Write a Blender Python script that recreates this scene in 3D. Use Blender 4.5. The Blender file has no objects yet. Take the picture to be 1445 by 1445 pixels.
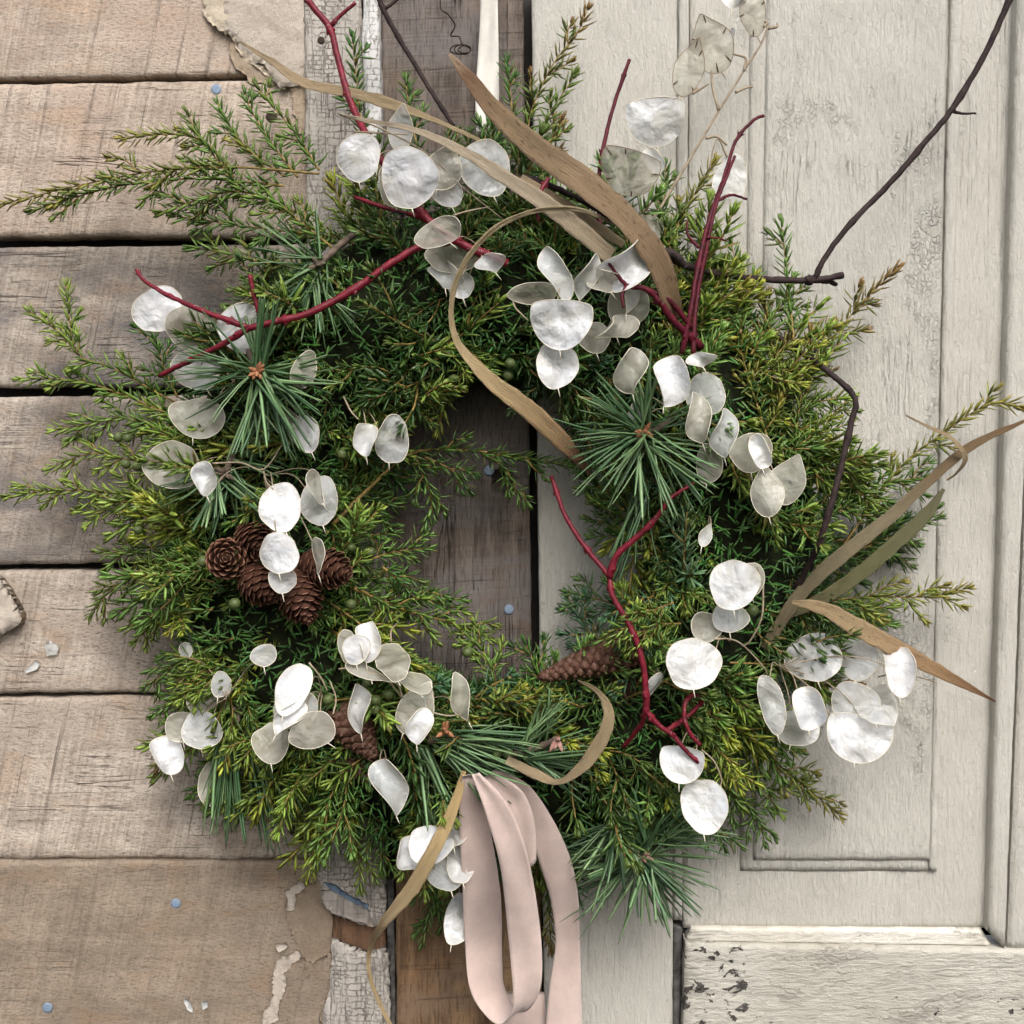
import bpy, math, random
import numpy as np
from mathutils import Vector, Matrix, noise

rnd = random.Random(7)
SC = bpy.context.scene
COL = SC.collection
R = math.radians

# ------------------------------------------------------------------ camera
WID, DIST, PITCH, ROLL = 0.867, 1.05, 3.6, 0.35
TGT = Vector((0, 0, 1.5))
FWD = Vector((0, math.cos(R(PITCH)), -math.sin(R(PITCH))))
_r0 = Vector((1, 0, 0)); _u0 = _r0.cross(FWD)
RIGHT = _r0 * math.cos(R(ROLL)) + _u0 * math.sin(R(ROLL))
UP = _u0 * math.cos(R(ROLL)) - _r0 * math.sin(R(ROLL))
CAM = TGT - FWD * DIST
cd = bpy.data.cameras.new('camera')
cam = bpy.data.objects.new('camera', cd); COL.objects.link(cam)
cd.sensor_width = 36; cd.lens = 36 * DIST / WID
cd.clip_start = 0.01; cd.clip_end = 200
m = Matrix((RIGHT, UP, -FWD)).transposed().to_4x4(); m.translation = CAM
cam.matrix_world = m
SC.camera = cam

# ------------------------------------------------------------------ sky, sun, exposure
SUN_EL, SUN_AZ = 46, 12          # high, a little to the right in front of the wall
world = bpy.data.worlds.new('World'); SC.world = world; world.use_nodes = True
wn = world.node_tree.nodes; wl = world.node_tree.links
sky = wn.new('ShaderNodeTexSky'); sky.sky_type = 'NISHITA'; sky.sun_disc = False
sky.sun_elevation = R(SUN_EL); sky.sun_rotation = R(180 - SUN_AZ)
sky.dust_density = 4.0; sky.air_density = 1.0; sky.ozone_density = 1.0
hs = wn.new('ShaderNodeHueSaturation'); hs.inputs['Saturation'].default_value = 0.55
bg = wn['Background']; bg.inputs['Strength'].default_value = 0.10
wl.new(sky.outputs[0], hs.inputs['Color']); wl.new(hs.outputs[0], bg.inputs['Color'])
sd = bpy.data.lights.new('sun', 'SUN'); sd.energy = 1.5; sd.angle = R(30); sd.color = (1, .99, .975)
sun = bpy.data.objects.new('sun', sd); COL.objects.link(sun)
sdir = Vector((math.sin(R(SUN_AZ)) * math.cos(R(SUN_EL)), -math.cos(R(SUN_AZ)) * math.cos(R(SUN_EL)), math.sin(R(SUN_EL))))
sun.rotation_euler = sdir.to_track_quat('Z', 'Y').to_euler(); sun.location = (0.5, -2, 4)
SC.view_settings.view_transform = 'Standard'; SC.view_settings.look = 'None'
SC.view_settings.gamma = 1; SC.view_settings.use_curve_mapping = False
SC.view_settings.exposure = 0.88
SC.render.engine = 'CYCLES'
SC.cycles.use_denoising = True
SC.cycles.max_bounces = 6; SC.cycles.diffuse_bounces = 3; SC.cycles.transparent_max_bounces = 10
SC.cycles.caustics_reflective = False; SC.cycles.caustics_refractive = False
SC.cycles.use_adaptive_sampling = True; SC.cycles.adaptive_threshold = .05

# ------------------------------------------------------------------ photo point -> place in front of the wall
def P(px, py, d=0.0):
    k = WID / DIST / 1445
    ray = FWD + RIGHT * ((px - 722.5) * k) + UP * ((722.5 - py) * k)
    return CAM + ray * ((-d - CAM.y) / ray.y)
PX = WID / 1445
WC = (700, 745)
def surf(px, py):
    r = math.hypot(px - WC[0], py - WC[1])
    q = 1 - ((r - 345) / (225 if r > 345 else 200)) ** 2
    return 0.025 + 0.09 * math.sqrt(max(q, 0))

# ------------------------------------------------------------------ object helpers
WLOC = {}
def link(o, parent, loc):
    COL.objects.link(o)
    WLOC[o.name] = Vector(loc)
    if parent is not None:
        o.parent = parent
        o.location = Vector(loc) - WLOC[parent.name]
    else:
        o.location = loc
    return o
def empty(name, loc, label=None, cat=None, group=None, kind=None):
    o = bpy.data.objects.new(name, None); o.empty_display_size = 0.02
    link(o, None, loc)
    return tag(o, label, cat, group, kind)
def tag(o, label=None, cat=None, group=None, kind=None):
    if label: o['label'] = label
    if cat: o['category'] = cat
    if group: o['group'] = group
    if kind: o['kind'] = kind
    return o
def mesh_data(name, v, f, mat, smooth=True):
    me = bpy.data.meshes.new(name)
    me.from_pydata([tuple(p) for p in v], [], f)
    if mat: me.materials.append(mat)
    if smooth: me.polygons.foreach_set('use_smooth', [True] * len(me.polygons))
    me.update()
    return me
def mk(name, v, f, mat, parent=None, smooth=True, uv=None, origin=None):
    """one mesh object from world-space points, its origin at its own centre"""
    v = [Vector(p) for p in v]
    c = origin if origin is not None else sum(v, Vector()) / len(v)
    me = mesh_data(name, [p - c for p in v], f, mat, smooth)
    if uv is not None:
        lay = me.uv_layers.new(name='UVMap')
        for l in me.loops: lay.data[l.index].uv = uv[l.vertex_index]
    o = bpy.data.objects.new(name, me)
    return link(o, parent, c)

# ------------------------------------------------------------------ node helpers
class MB:
    def __init__(s, name):
        s.m = bpy.data.materials.new(name); s.m.use_nodes = True
        s.t = s.m.node_tree; s.t.nodes.clear()
        s.out = s.t.nodes.new('ShaderNodeOutputMaterial')
    def n(s, typ, ins=None, **props):
        nd = s.t.nodes.new('ShaderNode' + typ)
        for k, v in props.items(): setattr(nd, k, v)
        for k, v in (ins or {}).items():
            sock = nd.inputs[k]
            if isinstance(v, bpy.types.NodeSocket): s.t.links.new(v, sock)
            else: sock.default_value = v
        return nd
    def coord(s, kind='Object', scale=(1, 1, 1), off=True, shear=None):
        tc = s.n('TexCoord').outputs[kind]
        if off:
            oi = s.n('ObjectInfo').outputs['Random']
            mu = s.n('Math', {0: oi, 1: 37.0}, operation='MULTIPLY').outputs[0]
            tc = s.n('VectorMath', {0: tc, 1: mu}, operation='ADD').outputs[0]
        if shear:
            mp0 = s.n('Mapping', {'Vector': tc, 'Rotation': shear}); tc = mp0.outputs[0]
        return s.n('Mapping', {'Vector': tc, 'Scale': scale}).outputs[0]
    def noise(s, vec, scale=1, detail=4, rough=.55, dist=0):
        return s.n('TexNoise', {'Vector': vec, 'Scale': scale, 'Detail': detail, 'Roughness': rough, 'Distortion': dist}).outputs[0]
    def ramp(s, fac, stops, interp='LINEAR'):
        nd = s.n('ValToRGB', {0: fac}); cr = nd.color_ramp; cr.interpolation = interp
        while len(cr.elements) < len(stops): cr.elements.new(.5)
        for e, (p, c) in zip(cr.elements, stops):
            e.position = p; e.color = (c, c, c, 1) if not hasattr(c, '__len__') else (*c, 1)
        return nd.outputs[0]
    def mix(s, fac, a, b, mode='MIX'):
        nd = s.n('Mix', data_type='RGBA', blend_type=mode)
        for i, v in ((0, fac), (6, a), (7, b)):
            if isinstance(v, bpy.types.NodeSocket): s.t.links.new(v, nd.inputs[i])
            else: nd.inputs[i].default_value = v if i == 0 else ((*v, 1) if len(v) == 3 else v)
        return nd.outputs[2]
    def math(s, op, a, b=0.0, c=0.0):
        return s.n('Math', {0: a, 1: b, 2: c}, operation=op).outputs[0]
    def bump(s, h, strength=.5, dist=.001, normal=None):
        d = {'Height': h, 'Strength': strength, 'Distance': dist}
        if normal is not None: d['Normal'] = normal
        return s.n('Bump', d).outputs[0]
    def bsdf(s, color, rough=.6, normal=None, spec=.4, **more):
        d = {'Base Color': color if isinstance(color, bpy.types.NodeSocket) else (*color, 1), 'Roughness': rough, 'Specular IOR Level': spec}
        if normal is not None: d['Normal'] = normal
        d.update(more)
        return s.n('BsdfPrincipled', d).outputs[0]
    def done(s, sh):
        s.t.links.new(sh, s.out.inputs['Surface']); return s.m

# ------------------------------------------------------------------ materials: wall
def wood_mat(name, light, dark, stain, axis='x', saw=.6, crack=.6, bumpk=.8):
    b = MB(name)
    sc = (5, 20, 70) if axis == 'x' else (85, 20, 4)
    grain = b.noise(b.coord(scale=sc), 1, 6, .62, .6)
    fine = b.noise(b.coord(scale=(240, 200, 520) if axis == 'x' else (520, 200, 60)), 1, 4, .65)
    sh = (0, R(-12), 0) if axis == 'x' else (0, R(3), 0)
    ss = (165, 10, 3.2) if axis == 'x' else (5, 10, 190)
    sawn = b.noise(b.coord(scale=ss, shear=sh), 1, 5, .78, .35)
    sawl = b.ramp(sawn, [(.33, 1), (.42, 0)])                       # sharp dark kerf lines
    sawn2 = b.noise(b.coord(scale=tuple(q * 2.7 for q in ss), shear=sh), 1, 3, .7, .3)
    big = b.noise(b.coord(scale=(6, 7, 10)), 1, 5, .62, 1.0)
    cloud = b.noise(b.coord(scale=(24, 20, 34)), 1, 7, .7, .5)
    kg = .35 if axis == 'x' else .78
    t = b.math('MULTIPLY_ADD', grain, kg, b.math('MULTIPLY', cloud, 1.0 - kg))
    t = b.math('MULTIPLY_ADD', b.math('SUBTRACT', sawn2, .5), .42 if axis == 'x' else .08, t)
    col = b.mix(b.ramp(t, [(.38, 0), (.62, 1)]), dark, light)
    col = b.mix(b.ramp(big, [(.47, 0), (.62, .9)]), col, stain)
    warm = b.noise(b.coord(scale=(15, 9, 30)), 1, 5, .65, 1.0)
    col = b.mix(b.ramp(warm, [(.52, 0), (.70, .45)]), col, tuple(q * k for q, k in zip(light, (.82, .66, .52))))
    patch = b.noise(b.coord(scale=(13, 10, 13)), 1, 4, .6)
    swm = b.math('MULTIPLY', sawl, b.ramp(patch, [(.38, .12), (.62, saw)]))
    col = b.mix(swm, col, tuple(q * .42 for q in dark))
    col = b.mix(b.ramp(fine, [(.34, .6), (.5, 0)]), col, tuple(q * .6 for q in dark))
    csc = (2.2, 10, 62) if axis == 'x' else (62, 10, 2.2)
    cn = b.noise(b.coord(scale=csc), 1, 4, .6, .9)
    cl = b.ramp(b.math('ABSOLUTE', b.math('SUBTRACT', cn, .5)), [(.0, 1), (.009, 0)])
    cm = b.ramp(b.noise(b.coord(scale=(9, 9, 9)), 1, 2), [(.55, 0), (.6, crack)])
    cl = b.math('MULTIPLY', cl, cm)
    col = b.mix(cl, col, (.035, .022, .014))
    speck = b.noise(b.coord(scale=(150, 150, 190)), 1, 3)
    col = b.mix(b.ramp(speck, [(.68, 0), (.74, .6)]), col, (.12, .065, .04))
    h = b.math('MULTIPLY_ADD', sawn2, .5, b.math('MULTIPLY_ADD', grain, .5, b.math('MULTIPLY', fine, .8)))
    h = b.math('SUBTRACT', h, b.math('MULTIPLY_ADD', cl, 1.6, b.math('MULTIPLY', sawl, .35)))
    return b.done(b.bsdf(col, .82, b.bump(h, bumpk, .002), .25))

M = {}
M['plank_warm'] = wood_mat('plank_warm', (.56, .465, .38), (.32, .255, .20), (.45, .35, .28), saw=.8)
M['plank_grey'] = wood_mat('plank_grey', (.455, .39, .325), (.235, .195, .16), (.135, .122, .12), saw=.75)
M['plank_pale'] = wood_mat('plank_pale', (.55, .47, .39), (.30, .245, .195), (.39, .32, .26), saw=.6)
M['board_grey'] = wood_mat('board_grey', (.21, .17, .14), (.07, .054, .044), (.17, .15, .14), axis='z', saw=.5, crack=.9)  # weathered grey, darkened further to stand in for shade inside the hole
M['board_brown'] = wood_mat('board_brown', (.31, .195, .105), (.10, .056, .03), (.21, .14, .09), axis='z', saw=.12, crack=.8)
def hardboard():
    b = MB('hardboard')
    f = b.noise(b.coord(scale=(120, 120, 420)), 1, 6, .7)
    g = b.noise(b.coord(scale=(10, 10, 16)), 1, 6, .6, .6)
    col = b.mix(b.ramp(g, [(.3, 0), (.7, 1)]), (.20, .15, .108), (.335, .265, .20))
    col = b.mix(b.ramp(f, [(.35, .5), (.6, 0)]), col, (.16, .10, .06))
    s = b.noise(b.coord(scale=(220, 220, 160)), 1, 2)
    col = b.mix(b.ramp(s, [(.68, 0), (.74, .7)]), col, (.06, .035, .02))
    return b.done(b.bsdf(col, .85, b.bump(f, .5, .0008), .2))
M['hardboard'] = wood_mat('bottom_board_wood', (.325, .26, .195), (.20, .155, .115), (.225, .175, .13), saw=.12, crack=.25, bumpk=.6)
def fibre(name, c1, c2):
    b = MB(name)
    f = b.noise(b.coord(scale=(300, 300, 300)), 1, 6, .75, .5)
    g = b.noise(b.coord(scale=(35, 35, 35)), 1, 5, .6)
    col = b.mix(b.ramp(b.math('MULTIPLY_ADD', f, .6, b.math('MULTIPLY', g, .5)), [(.35, 0), (.72, 1)]), c1, c2)
    return b.done(b.bsdf(col, .95, b.bump(f, .9, .0016), .1))
M['fibre'] = fibre('torn_fibreboard', (.36, .30, .245), (.58, .51, .43))
M['fibre_edge'] = fibre('torn_fibre_edge', (.42, .34, .25), (.66, .57, .45))
M['paper_dark'] = fibre('paper_skin_dark', (.20, .145, .10), (.34, .27, .20))
M['paper_skin'] = fibre('paper_skin', (.30, .225, .155), (.46, .37, .28))

def paint_mat(name, base, axis='z', flake=.5, peel=0.0, crack=.5, ridge=1.0, tint=(.50, .45, .36)):
    b = MB(name)
    z = axis == 'z'
    ridgeN = b.noise(b.coord(scale=(310, 60, 75) if z else (80, 60, 260)), 1, 6, .7, .4)
    long_ = b.noise(b.coord(scale=(210, 60, 5) if z else (6, 60, 160)), 1, 4, .6, .4)
    fine = b.noise(b.coord(scale=(560, 300, 420)), 1, 4, .7)
    blot = b.noise(b.coord(scale=(9, 9, 6)), 1, 6, .6, .5)
    col = b.mix(b.ramp(blot, [(.38, 0), (.68, 1)]), base, tint)
    dirt = b.noise(b.coord(scale=(60, 60, 25)), 1, 5, .7)
    col = b.mix(b.ramp(dirt, [(.5, 0), (.78, .3)]), col, tuple(q * .74 for q in tint))
    col = b.mix(b.ramp(ridgeN, [(.28, .45), (.46, 0)]), col, tuple(q * .62 for q in tint))
    # curling chips in patches
    wn_ = b.n('TexNoise', {'Vector': b.coord(), 'Scale': 210, 'Detail': 4, 'Roughness': .7}).outputs[1]
    dv = b.n('VectorMath', {0: b.coord(), 1: b.n('VectorMath', {0: wn_, 1: (.008, .008, .008)}, operation='MULTIPLY').outputs[0]}, operation='ADD').outputs[0]
    vo = b.n('TexVoronoi', {'Vector': b.n('Mapping', {'Vector': dv, 'Scale': (290, 100, 210) if z else (130, 100, 300)}).outputs[0], 'Scale': 1.0}, feature='DISTANCE_TO_EDGE').outputs['Distance']
    vc = b.n('TexVoronoi', {'Vector': b.n('Mapping', {'Vector': dv, 'Scale': (290, 100, 210) if z else (130, 100, 300)}).outputs[0], 'Scale': 1.0}).outputs['Color']
    vh = b.n('SeparateColor', {0: vc}).outputs[0]
    edge = b.ramp(vo, [(.0, 1), (.13, 0)])
    fm = b.ramp(b.noise(b.coord(scale=(19, 17, 9) if z else (9, 9, 21)), 1, 6, .7, .6), [(.55, 0), (.64, flake)])
    fl = b.math('MULTIPLY', b.math('MULTIPLY', edge, fm), b.ramp(vh, [(.2, .25), (.6, 1)]))
    col = b.mix(b.math('MULTIPLY', fl, .2), col, tuple(q * .45 for q in base))
    gone = b.math('MULTIPLY', b.ramp(vh, [(.84, 0), (.86, 1)]), b.ramp(fm, [(.45, 0), (.6, .15)]))
    col = b.mix(gone, col, tuple(q * .80 for q in tint))
    # hairline cracks with the grain
    cn = b.noise(b.coord(scale=(75, 10, 2.6) if z else (3.5, 10, 75)), 1, 5, .65, .9)
    cl = b.ramp(b.math('ABSOLUTE', b.math('SUBTRACT', cn, .5)), [(0, 1), (.008, 0)])
    cm = b.ramp(b.noise(b.coord(scale=(14, 14, 9)), 1, 3), [(.54, 0), (.6, crack)])
    cl = b.math('MULTIPLY', cl, cm)
    col = b.mix(cl, col, (.12, .10, .075))
    h = b.math('MULTIPLY_ADD', ridgeN, ridge * 1.6, b.math('MULTIPLY_ADD', long_, .7, b.math('MULTIPLY', fine, .4)))
    h = b.math('SUBTRACT', h, b.math('MULTIPLY_ADD', fl, 1.1, b.math('MULTIPLY_ADD', gone, .8, b.math('MULTIPLY', cl, .8))))
    h = b.math('MULTIPLY_ADD', b.math('MULTIPLY', vh, fm), .8, h)
    if peel:
        pn = b.noise(b.coord(scale=(62, 62, 95)), 1, 5, .6, .5)
        pm = b.noise(b.coord(scale=(8, 8, 8)), 1, 2)
        s = b.math('ADD', pn, b.math('MULTIPLY', b.math('SUBTRACT', pm, .5), .9))
        pk = b.ramp(s, [(.655, 0), (.668, peel)])
        under = b.mix(b.ramp(fine, [(.4, 0), (.6, 1)]), (.035, .03, .027), (.12, .105, .09))
        col = b.mix(pk, col, under)
        h = b.math('SUBTRACT', h, b.math('MULTIPLY', pk, 2.2))
    return b.done(b.bsdf(col, .55, b.bump(h, .9, .0021), .35))
CREAM = (.56, .535, .475)
M['paint'] = paint_mat('cream_paint', CREAM, flake=.7, tint=(.50, .472, .412))
M['paint_flat'] = paint_mat('cream_paint_flat', CREAM, flake=.25, crack=.3, ridge=.85, tint=(.51, .482, .42))
M['paint_rail'] = paint_mat('cream_paint_rail', (.56, .53, .46), axis='x', flake=.7, peel=1.0, tint=(.50, .462, .385), ridge=1.1)
M['paint_ledge'] = paint_mat('white_paint_ledge', (.76, .72, .64), axis='x', flake=.8, peel=.0, tint=(.62, .57, .47))
def crackle(name, c_paint, c_under, cell, gap=.09):
    """old paint split into small blocks by cross-cracks and grain cracks"""
    b = MB(name)
    dn = b.n('TexNoise', {'Vector': b.coord(), 'Scale': 95, 'Detail': 6, 'Roughness': .75}).outputs[1]
    dv = b.n('VectorMath', {0: b.coord(), 1: b.n('VectorMath', {0: dn, 1: (.013, .0, .0085)}, operation='MULTIPLY').outputs[0]}, operation='ADD').outputs[0]
    sx = b.n('SeparateXYZ', {0: dv}).outputs
    v2 = b.n('CombineXYZ', {0: sx[0], 1: sx[2], 2: 0.0}).outputs[0]
    br = b.n('TexBrick', {'Vector': v2, 'Color1': (1, 1, 1, 1), 'Color2': (.75, .75, .75, 1), 'Mortar': (0, 0, 0, 1), 'Scale': 1.0, 'Mortar Size': gap * .006, 'Mortar Smooth': .6, 'Brick Width': cell[0], 'Row Height': cell[1]}, offset=.43, squash=1.6, squash_frequency=3)
    br2 = b.n('TexBrick', {'Vector': v2, 'Scale': 1.0, 'Mortar Size': gap * .007, 'Mortar Smooth': .6, 'Brick Width': cell[0] * 2.3, 'Row Height': cell[1] * 1.55}, offset=.37, squash=.6, squash_frequency=2)
    sel = b.ramp(b.noise(b.coord(scale=(48, 30, 34)), 1, 3), [(.48, 0), (.52, 1)])
    e0 = b.math('ADD', b.math('MULTIPLY', br.outputs['Fac'], sel), b.math('MULTIPLY', br2.outputs['Fac'], b.math('SUBTRACT', 1.0, sel)))
    fm = b.ramp(b.noise(b.coord(scale=(40, 30, 30)), 1, 4, .65), [(.38, .0), (.62, .9)])
    e = b.math('MULTIPLY', e0, fm)
    g = b.noise(b.coord(scale=(45, 40, 22)), 1, 6, .65)
    col = b.mix(b.ramp(g, [(.3, 0), (.7, 1)]), tuple(q * .70 for q in c_paint), c_paint)
    f = b.noise(b.coord(scale=(330, 300, 40)), 1, 5, .65)
    col = b.mix(b.ramp(f, [(.34, .5), (.5, 0)]), col, tuple(q * .55 for q in c_paint))
    gc = b.noise(b.coord(scale=(120, 10, 6)), 1, 4, .6, .6)
    gl = b.math('MULTIPLY', b.ramp(b.math('ABSOLUTE', b.math('SUBTRACT', gc, .5)), [(0, 1), (.010, 0)]), .75)
    e = b.math('MAXIMUM', e, gl)
    col = b.mix(e, col, c_under)
    lost = b.noise(b.coord(scale=(60, 60, 24)), 1, 5, .65)
    lm = b.ramp(lost, [(.63, 0), (.66, .75)])
    col = b.mix(lm, col, (.24, .195, .155))
    h = b.math('SUBTRACT', b.math('MULTIPLY', f, .5), b.math('MULTIPLY_ADD', e, 1.5, lm))
    return b.done(b.bsdf(col, .7, b.bump(h, .8, .0012), .3))
M['crackle'] = crackle('crackled_grey_paint', (.50, .455, .40), (.15, .12, .10), (.0062, .0036), .085)
M['crackle_white'] = crackle('crackled_white_paint', (.72, .70, .67), (.34, .31, .28), (.0060, .0050), .06)
def simple(name, col, rough=.6, spec=.4, metal=0.0, nscale=60, var=.3, bump=.3, bd=.0006):
    b = MB(name)
    n = b.noise(b.coord(scale=(nscale,) * 3), 1, 5, .6)
    c = b.mix(b.ramp(n, [(.3, 0), (.7, 1)]), tuple(q * (1 - var) for q in col), tuple(min(q * (1 + var), 1) for q in col))
    return b.done(b.bsdf(c, rough, b.bump(n, bump, bd), spec, Metallic=metal))
M['gap_shade'] = simple('gap_shade_black', (.018, .014, .011), .9)  # near-black sheet behind the boards; its colour stands for shade in the gaps
M['raw_grey'] = wood_mat('raw_grey_wood', (.42, .38, .335), (.24, .21, .18), (.31, .28, .245), axis='z', saw=.1)
M['raw_break'] = wood_mat('raw_brown_wood', (.22, .125, .07), (.10, .055, .033), (.15, .085, .05), axis='z', saw=.1)
M['weathered_gap_dark'] = simple('weathered_gap_dark', (.09, .085, .08), .9, .2, nscale=160, var=.6, bump=.8)
M['blue_paint'] = simple('blue_grey_paint', (.10, .14, .19), .7, .2, nscale=90, var=.4)
M['grey_prime'] = simple('grey_primer', (.36, .33, .29), .8, .2, nscale=140, var=.4, bump=.6)
M['nail_blue'] = simple('blue_galvanised_nail', (.20, .26, .34), .6, .35, .2, nscale=400, var=.25)
M['nail_rust'] = simple('rusty_nail', (.045, .028, .022), .8, .3, .2, nscale=500, var=.5, bump=.7)

# ------------------------------------------------------------------ materials: plants
def leafy(name, rough, spec, trans, tk=(1.25, 1.3, .6)):
    b = MB(name)
    a = b.n('Attribute', attribute_name='col').outputs['Color']
    oc = b.n('ObjectInfo').outputs['Color']
    c = b.mix(1.0, a, oc, 'MULTIPLY')
    nz = b.noise(b.coord(scale=(90, 90, 90)), 1, 3)
    c = b.mix(b.ramp(nz, [(.3, .28), (.6, 0)]), c, b.mix(1.0, c, (.45, .5, .5), 'MULTIPLY'))
    p = b.bsdf(c, rough, None, spec)
    t = b.n('BsdfTranslucent', {'Color': b.mix(1.0, c, (*tk,), 'MULTIPLY')}).outputs[0]
    return b.done(b.n('MixShader', {0: trans, 1: p, 2: t}).outputs[0])
M['juniper'] = leafy('juniper_needle', .36, .55, .22)
M['pine'] = leafy('pine_needle', .38, .5, .12)
def bark(name, c1, c2, rough=.6, spec=.35, speck=None, ns=140):
    b = MB(name)
    n = b.noise(b.coord(scale=(ns, ns, ns)), 1, 5, .65)
    c = b.mix(b.ramp(n, [(.35, 0), (.68, 1)]), c1, c2)
    if speck:
        s = b.noise(b.coord(scale=(420, 420, 420)), 1, 2)
        c = b.mix(b.ramp(s, [(.66, 0), (.72, .8)]), c, speck)
    return b.done(b.bsdf(c, rough, b.bump(n, .5, .0006), spec))
M['stem'] = bark('juniper_stem', (.15, .10, .030), (.32, .22, .06))
M['dogwood'] = bark('dogwood_bark', (.085, .005, .011), (.205, .013, .027), .5, .28, (.30, .19, .16))
M['dogwood_dark'] = bark('dogwood_bark_dark', (.045, .004, .009), (.115, .008, .019), .55, .22, (.16, .09, .08))
M['vine'] = bark('vine_bark', (.016, .010, .010), (.052, .034, .031), .75, .2)
M['honesty_stem'] = bark('dry_honesty_stem', (.21, .16, .105), (.38, .31, .22), .7)
M['cone'] = None
M['ring'] = simple('straw_ring_shade', (.011, .014, .006), .95, .1, nscale=90, var=.6, bump=1, bd=.004)  # far darker than straw: shade between the sprigs is put into the colour
M['berry'] = simple('juniper_berry', (.075, .10, .03), .5, .4, nscale=160, var=.35, bump=.1)
M['bud'] = bark('pine_bud', (.20, .075, .035), (.42, .20, .10), .7, .25, None, 260)
M['bud_pink'] = bark('pine_bud_pink', (.26, .13, .10), (.45, .27, .22), .7, .25, None, 260)
M['pine_twig'] = bark('pine_twig', (.075, .055, .042), (.20, .15, .11), .8, .2)
def pearl(name, c_hi, c_lo, trans, transp, rough=.36):
    b = MB(name)
    v = b.coord()
    n = b.noise(v, 44, 3, .5, .5)
    crease = b.n('TexVoronoi', {'Vector': b.n('VectorMath', {0: v, 1: b.n('VectorMath', {0: b.n('TexNoise', {'Vector': v, 'Scale': 80, 'Detail': 3}).outputs[1], 1: (.016, .016, .016)}, operation='MULTIPLY').outputs[0]}, operation='ADD').outputs[0], 'Scale': 45.0}, feature='SMOOTH_F1').outputs['Distance']
    fine = b.noise(v, 260, 5, .65, .5)
    c = b.mix(b.ramp(n, [(.36, 0), (.56, 1)]), c_lo, c_hi)
    cool = b.noise(v, 40, 3, .5, 1.0)
    c = b.mix(b.ramp(cool, [(.5, 0), (.68, .5)]), c, tuple(q * k for q, k in zip(c_hi, (.93, .98, 1.04))))
    c = b.mix(b.ramp(fine, [(.32, .3), (.5, 0)]), c, tuple(q * .8 for q in c_lo))
    sp = b.noise(v, 120, 3, .6, 3.0)
    c = b.mix(b.ramp(sp, [(.68, 0), (.74, .55)]), c, (.25, .18, .11))
    h = b.math('MULTIPLY_ADD', n, 1.2, b.math('MULTIPLY_ADD', crease, 1.1, b.math('MULTIPLY', fine, .08)))
    nm = b.bump(h, .9, .0046)
    p = b.bsdf(c, rough, nm, .55, **{'Coat Weight': .3, 'Coat Roughness': .22})
    t = b.n('BsdfTranslucent', {'Color': c, 'Normal': nm}).outputs[0]
    s = b.n('MixShader', {0: trans, 1: p, 2: t}).outputs[0]
    tr = b.n('BsdfTransparent', {'Color': (.92, .90, .84, 1)}).outputs[0]
    return b.done(b.n('MixShader', {0: transp, 1: s, 2: tr}).outputs[0])
M['W'] = pearl('honesty_pearl_white', (.87, .87, .88), (.69, .67, .625), .28, .08, .26)
M['T'] = pearl('honesty_beige', (.62, .59, .50), (.44, .40, .32), .30, .32, .30)
M['G'] = pearl('honesty_grey_pearl', (.80, .80, .785), (.58, .565, .52), .30, .28, .28)
M['rim'] = simple('honesty_rim', (.68, .62, .50), .6, .3, nscale=200, var=.2)
M['rim_dark'] = simple('honesty_rim_brown', (.26, .19, .11), .6, .3, nscale=200, var=.3)
M['streak'] = simple('seed_stalk_brown', (.11, .07, .04), .7, .2, nscale=300)
def blade_mat(name, stops, spot=.5):
    b = MB(name)
    uv = b.n('TexCoord').outputs['UV']
    st = b.noise(b.n('Mapping', {'Vector': uv, 'Scale': (14, 16, 1)}).outputs[0], 1, 4, .6)
    fib = b.noise(b.n('Mapping', {'Vector': uv, 'Scale': (9, 60, 1)}).outputs[0], 1, 3, .6)
    u = b.n('SeparateXYZ', {0: uv}).outputs[0]
    L = b.math('ADD', u, b.math('MULTIPLY', b.math('SUBTRACT', st, .5), .18))
    c = b.ramp(L, stops)
    c = b.mix(b.ramp(fib, [(.35, .4), (.6, 0)]), c, b.mix(1.0, c, (.55, .5, .45), 'MULTIPLY'))
    sp = b.noise(b.n('Mapping', {'Vector': uv, 'Scale': (40, 7, 1)}).outputs[0], 1, 5, .65)
    c = b.mix(b.ramp(sp, [(.56, 0), (.66, spot)]), c, (.085, .045, .022))
    p = b.bsdf(c, .6, b.bump(b.math('ADD', b.math('MULTIPLY', fib, 1.6), st), .8, .0012), .3)
    t = b.n('BsdfTranslucent', {'Color': c}).outputs[0]
    return b.done(b.n('MixShader', {0: .18, 1: p, 2: t}).outputs[0])
M['blade_brown'] = blade_mat('blade_brown', [(0, (.50, .38, .25)), (.08, (.20, .11, .06)), (.3, (.33, .23, .13)), (.6, (.29, .20, .115)), (1, (.25, .165, .09))], .8)
M['blade_tan'] = blade_mat('blade_tan', [(0, (.46, .35, .22)), (.4, (.45, .34, .20)), (1, (.40, .31, .175))], .2)
M['blade_pale'] = blade_mat('blade_pale', [(0, (.54, .44, .31)), (.6, (.56, .46, .33)), (1, (.42, .33, .22))], .15)
M['blade_gold'] = blade_mat('blade_gold', [(0, (.50, .41, .25)), (.55, (.56, .43, .24)), (.82, (.48, .33, .17)), (.94, (.18, .095, .05)), (1, (.11, .06, .035))], .28)
M['blade_rust'] = blade_mat('blade_rust', [(0, (.46, .34, .19)), (.3, (.52, .37, .21)), (.7, (.46, .29, .15)), (1, (.24, .12, .06))], .45)
M['blade_straw'] = blade_mat('blade_straw', [(0, (.62, .44, .20)), (.5, (.74, .56, .32)), (1, (.66, .49, .27))], .12)
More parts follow.
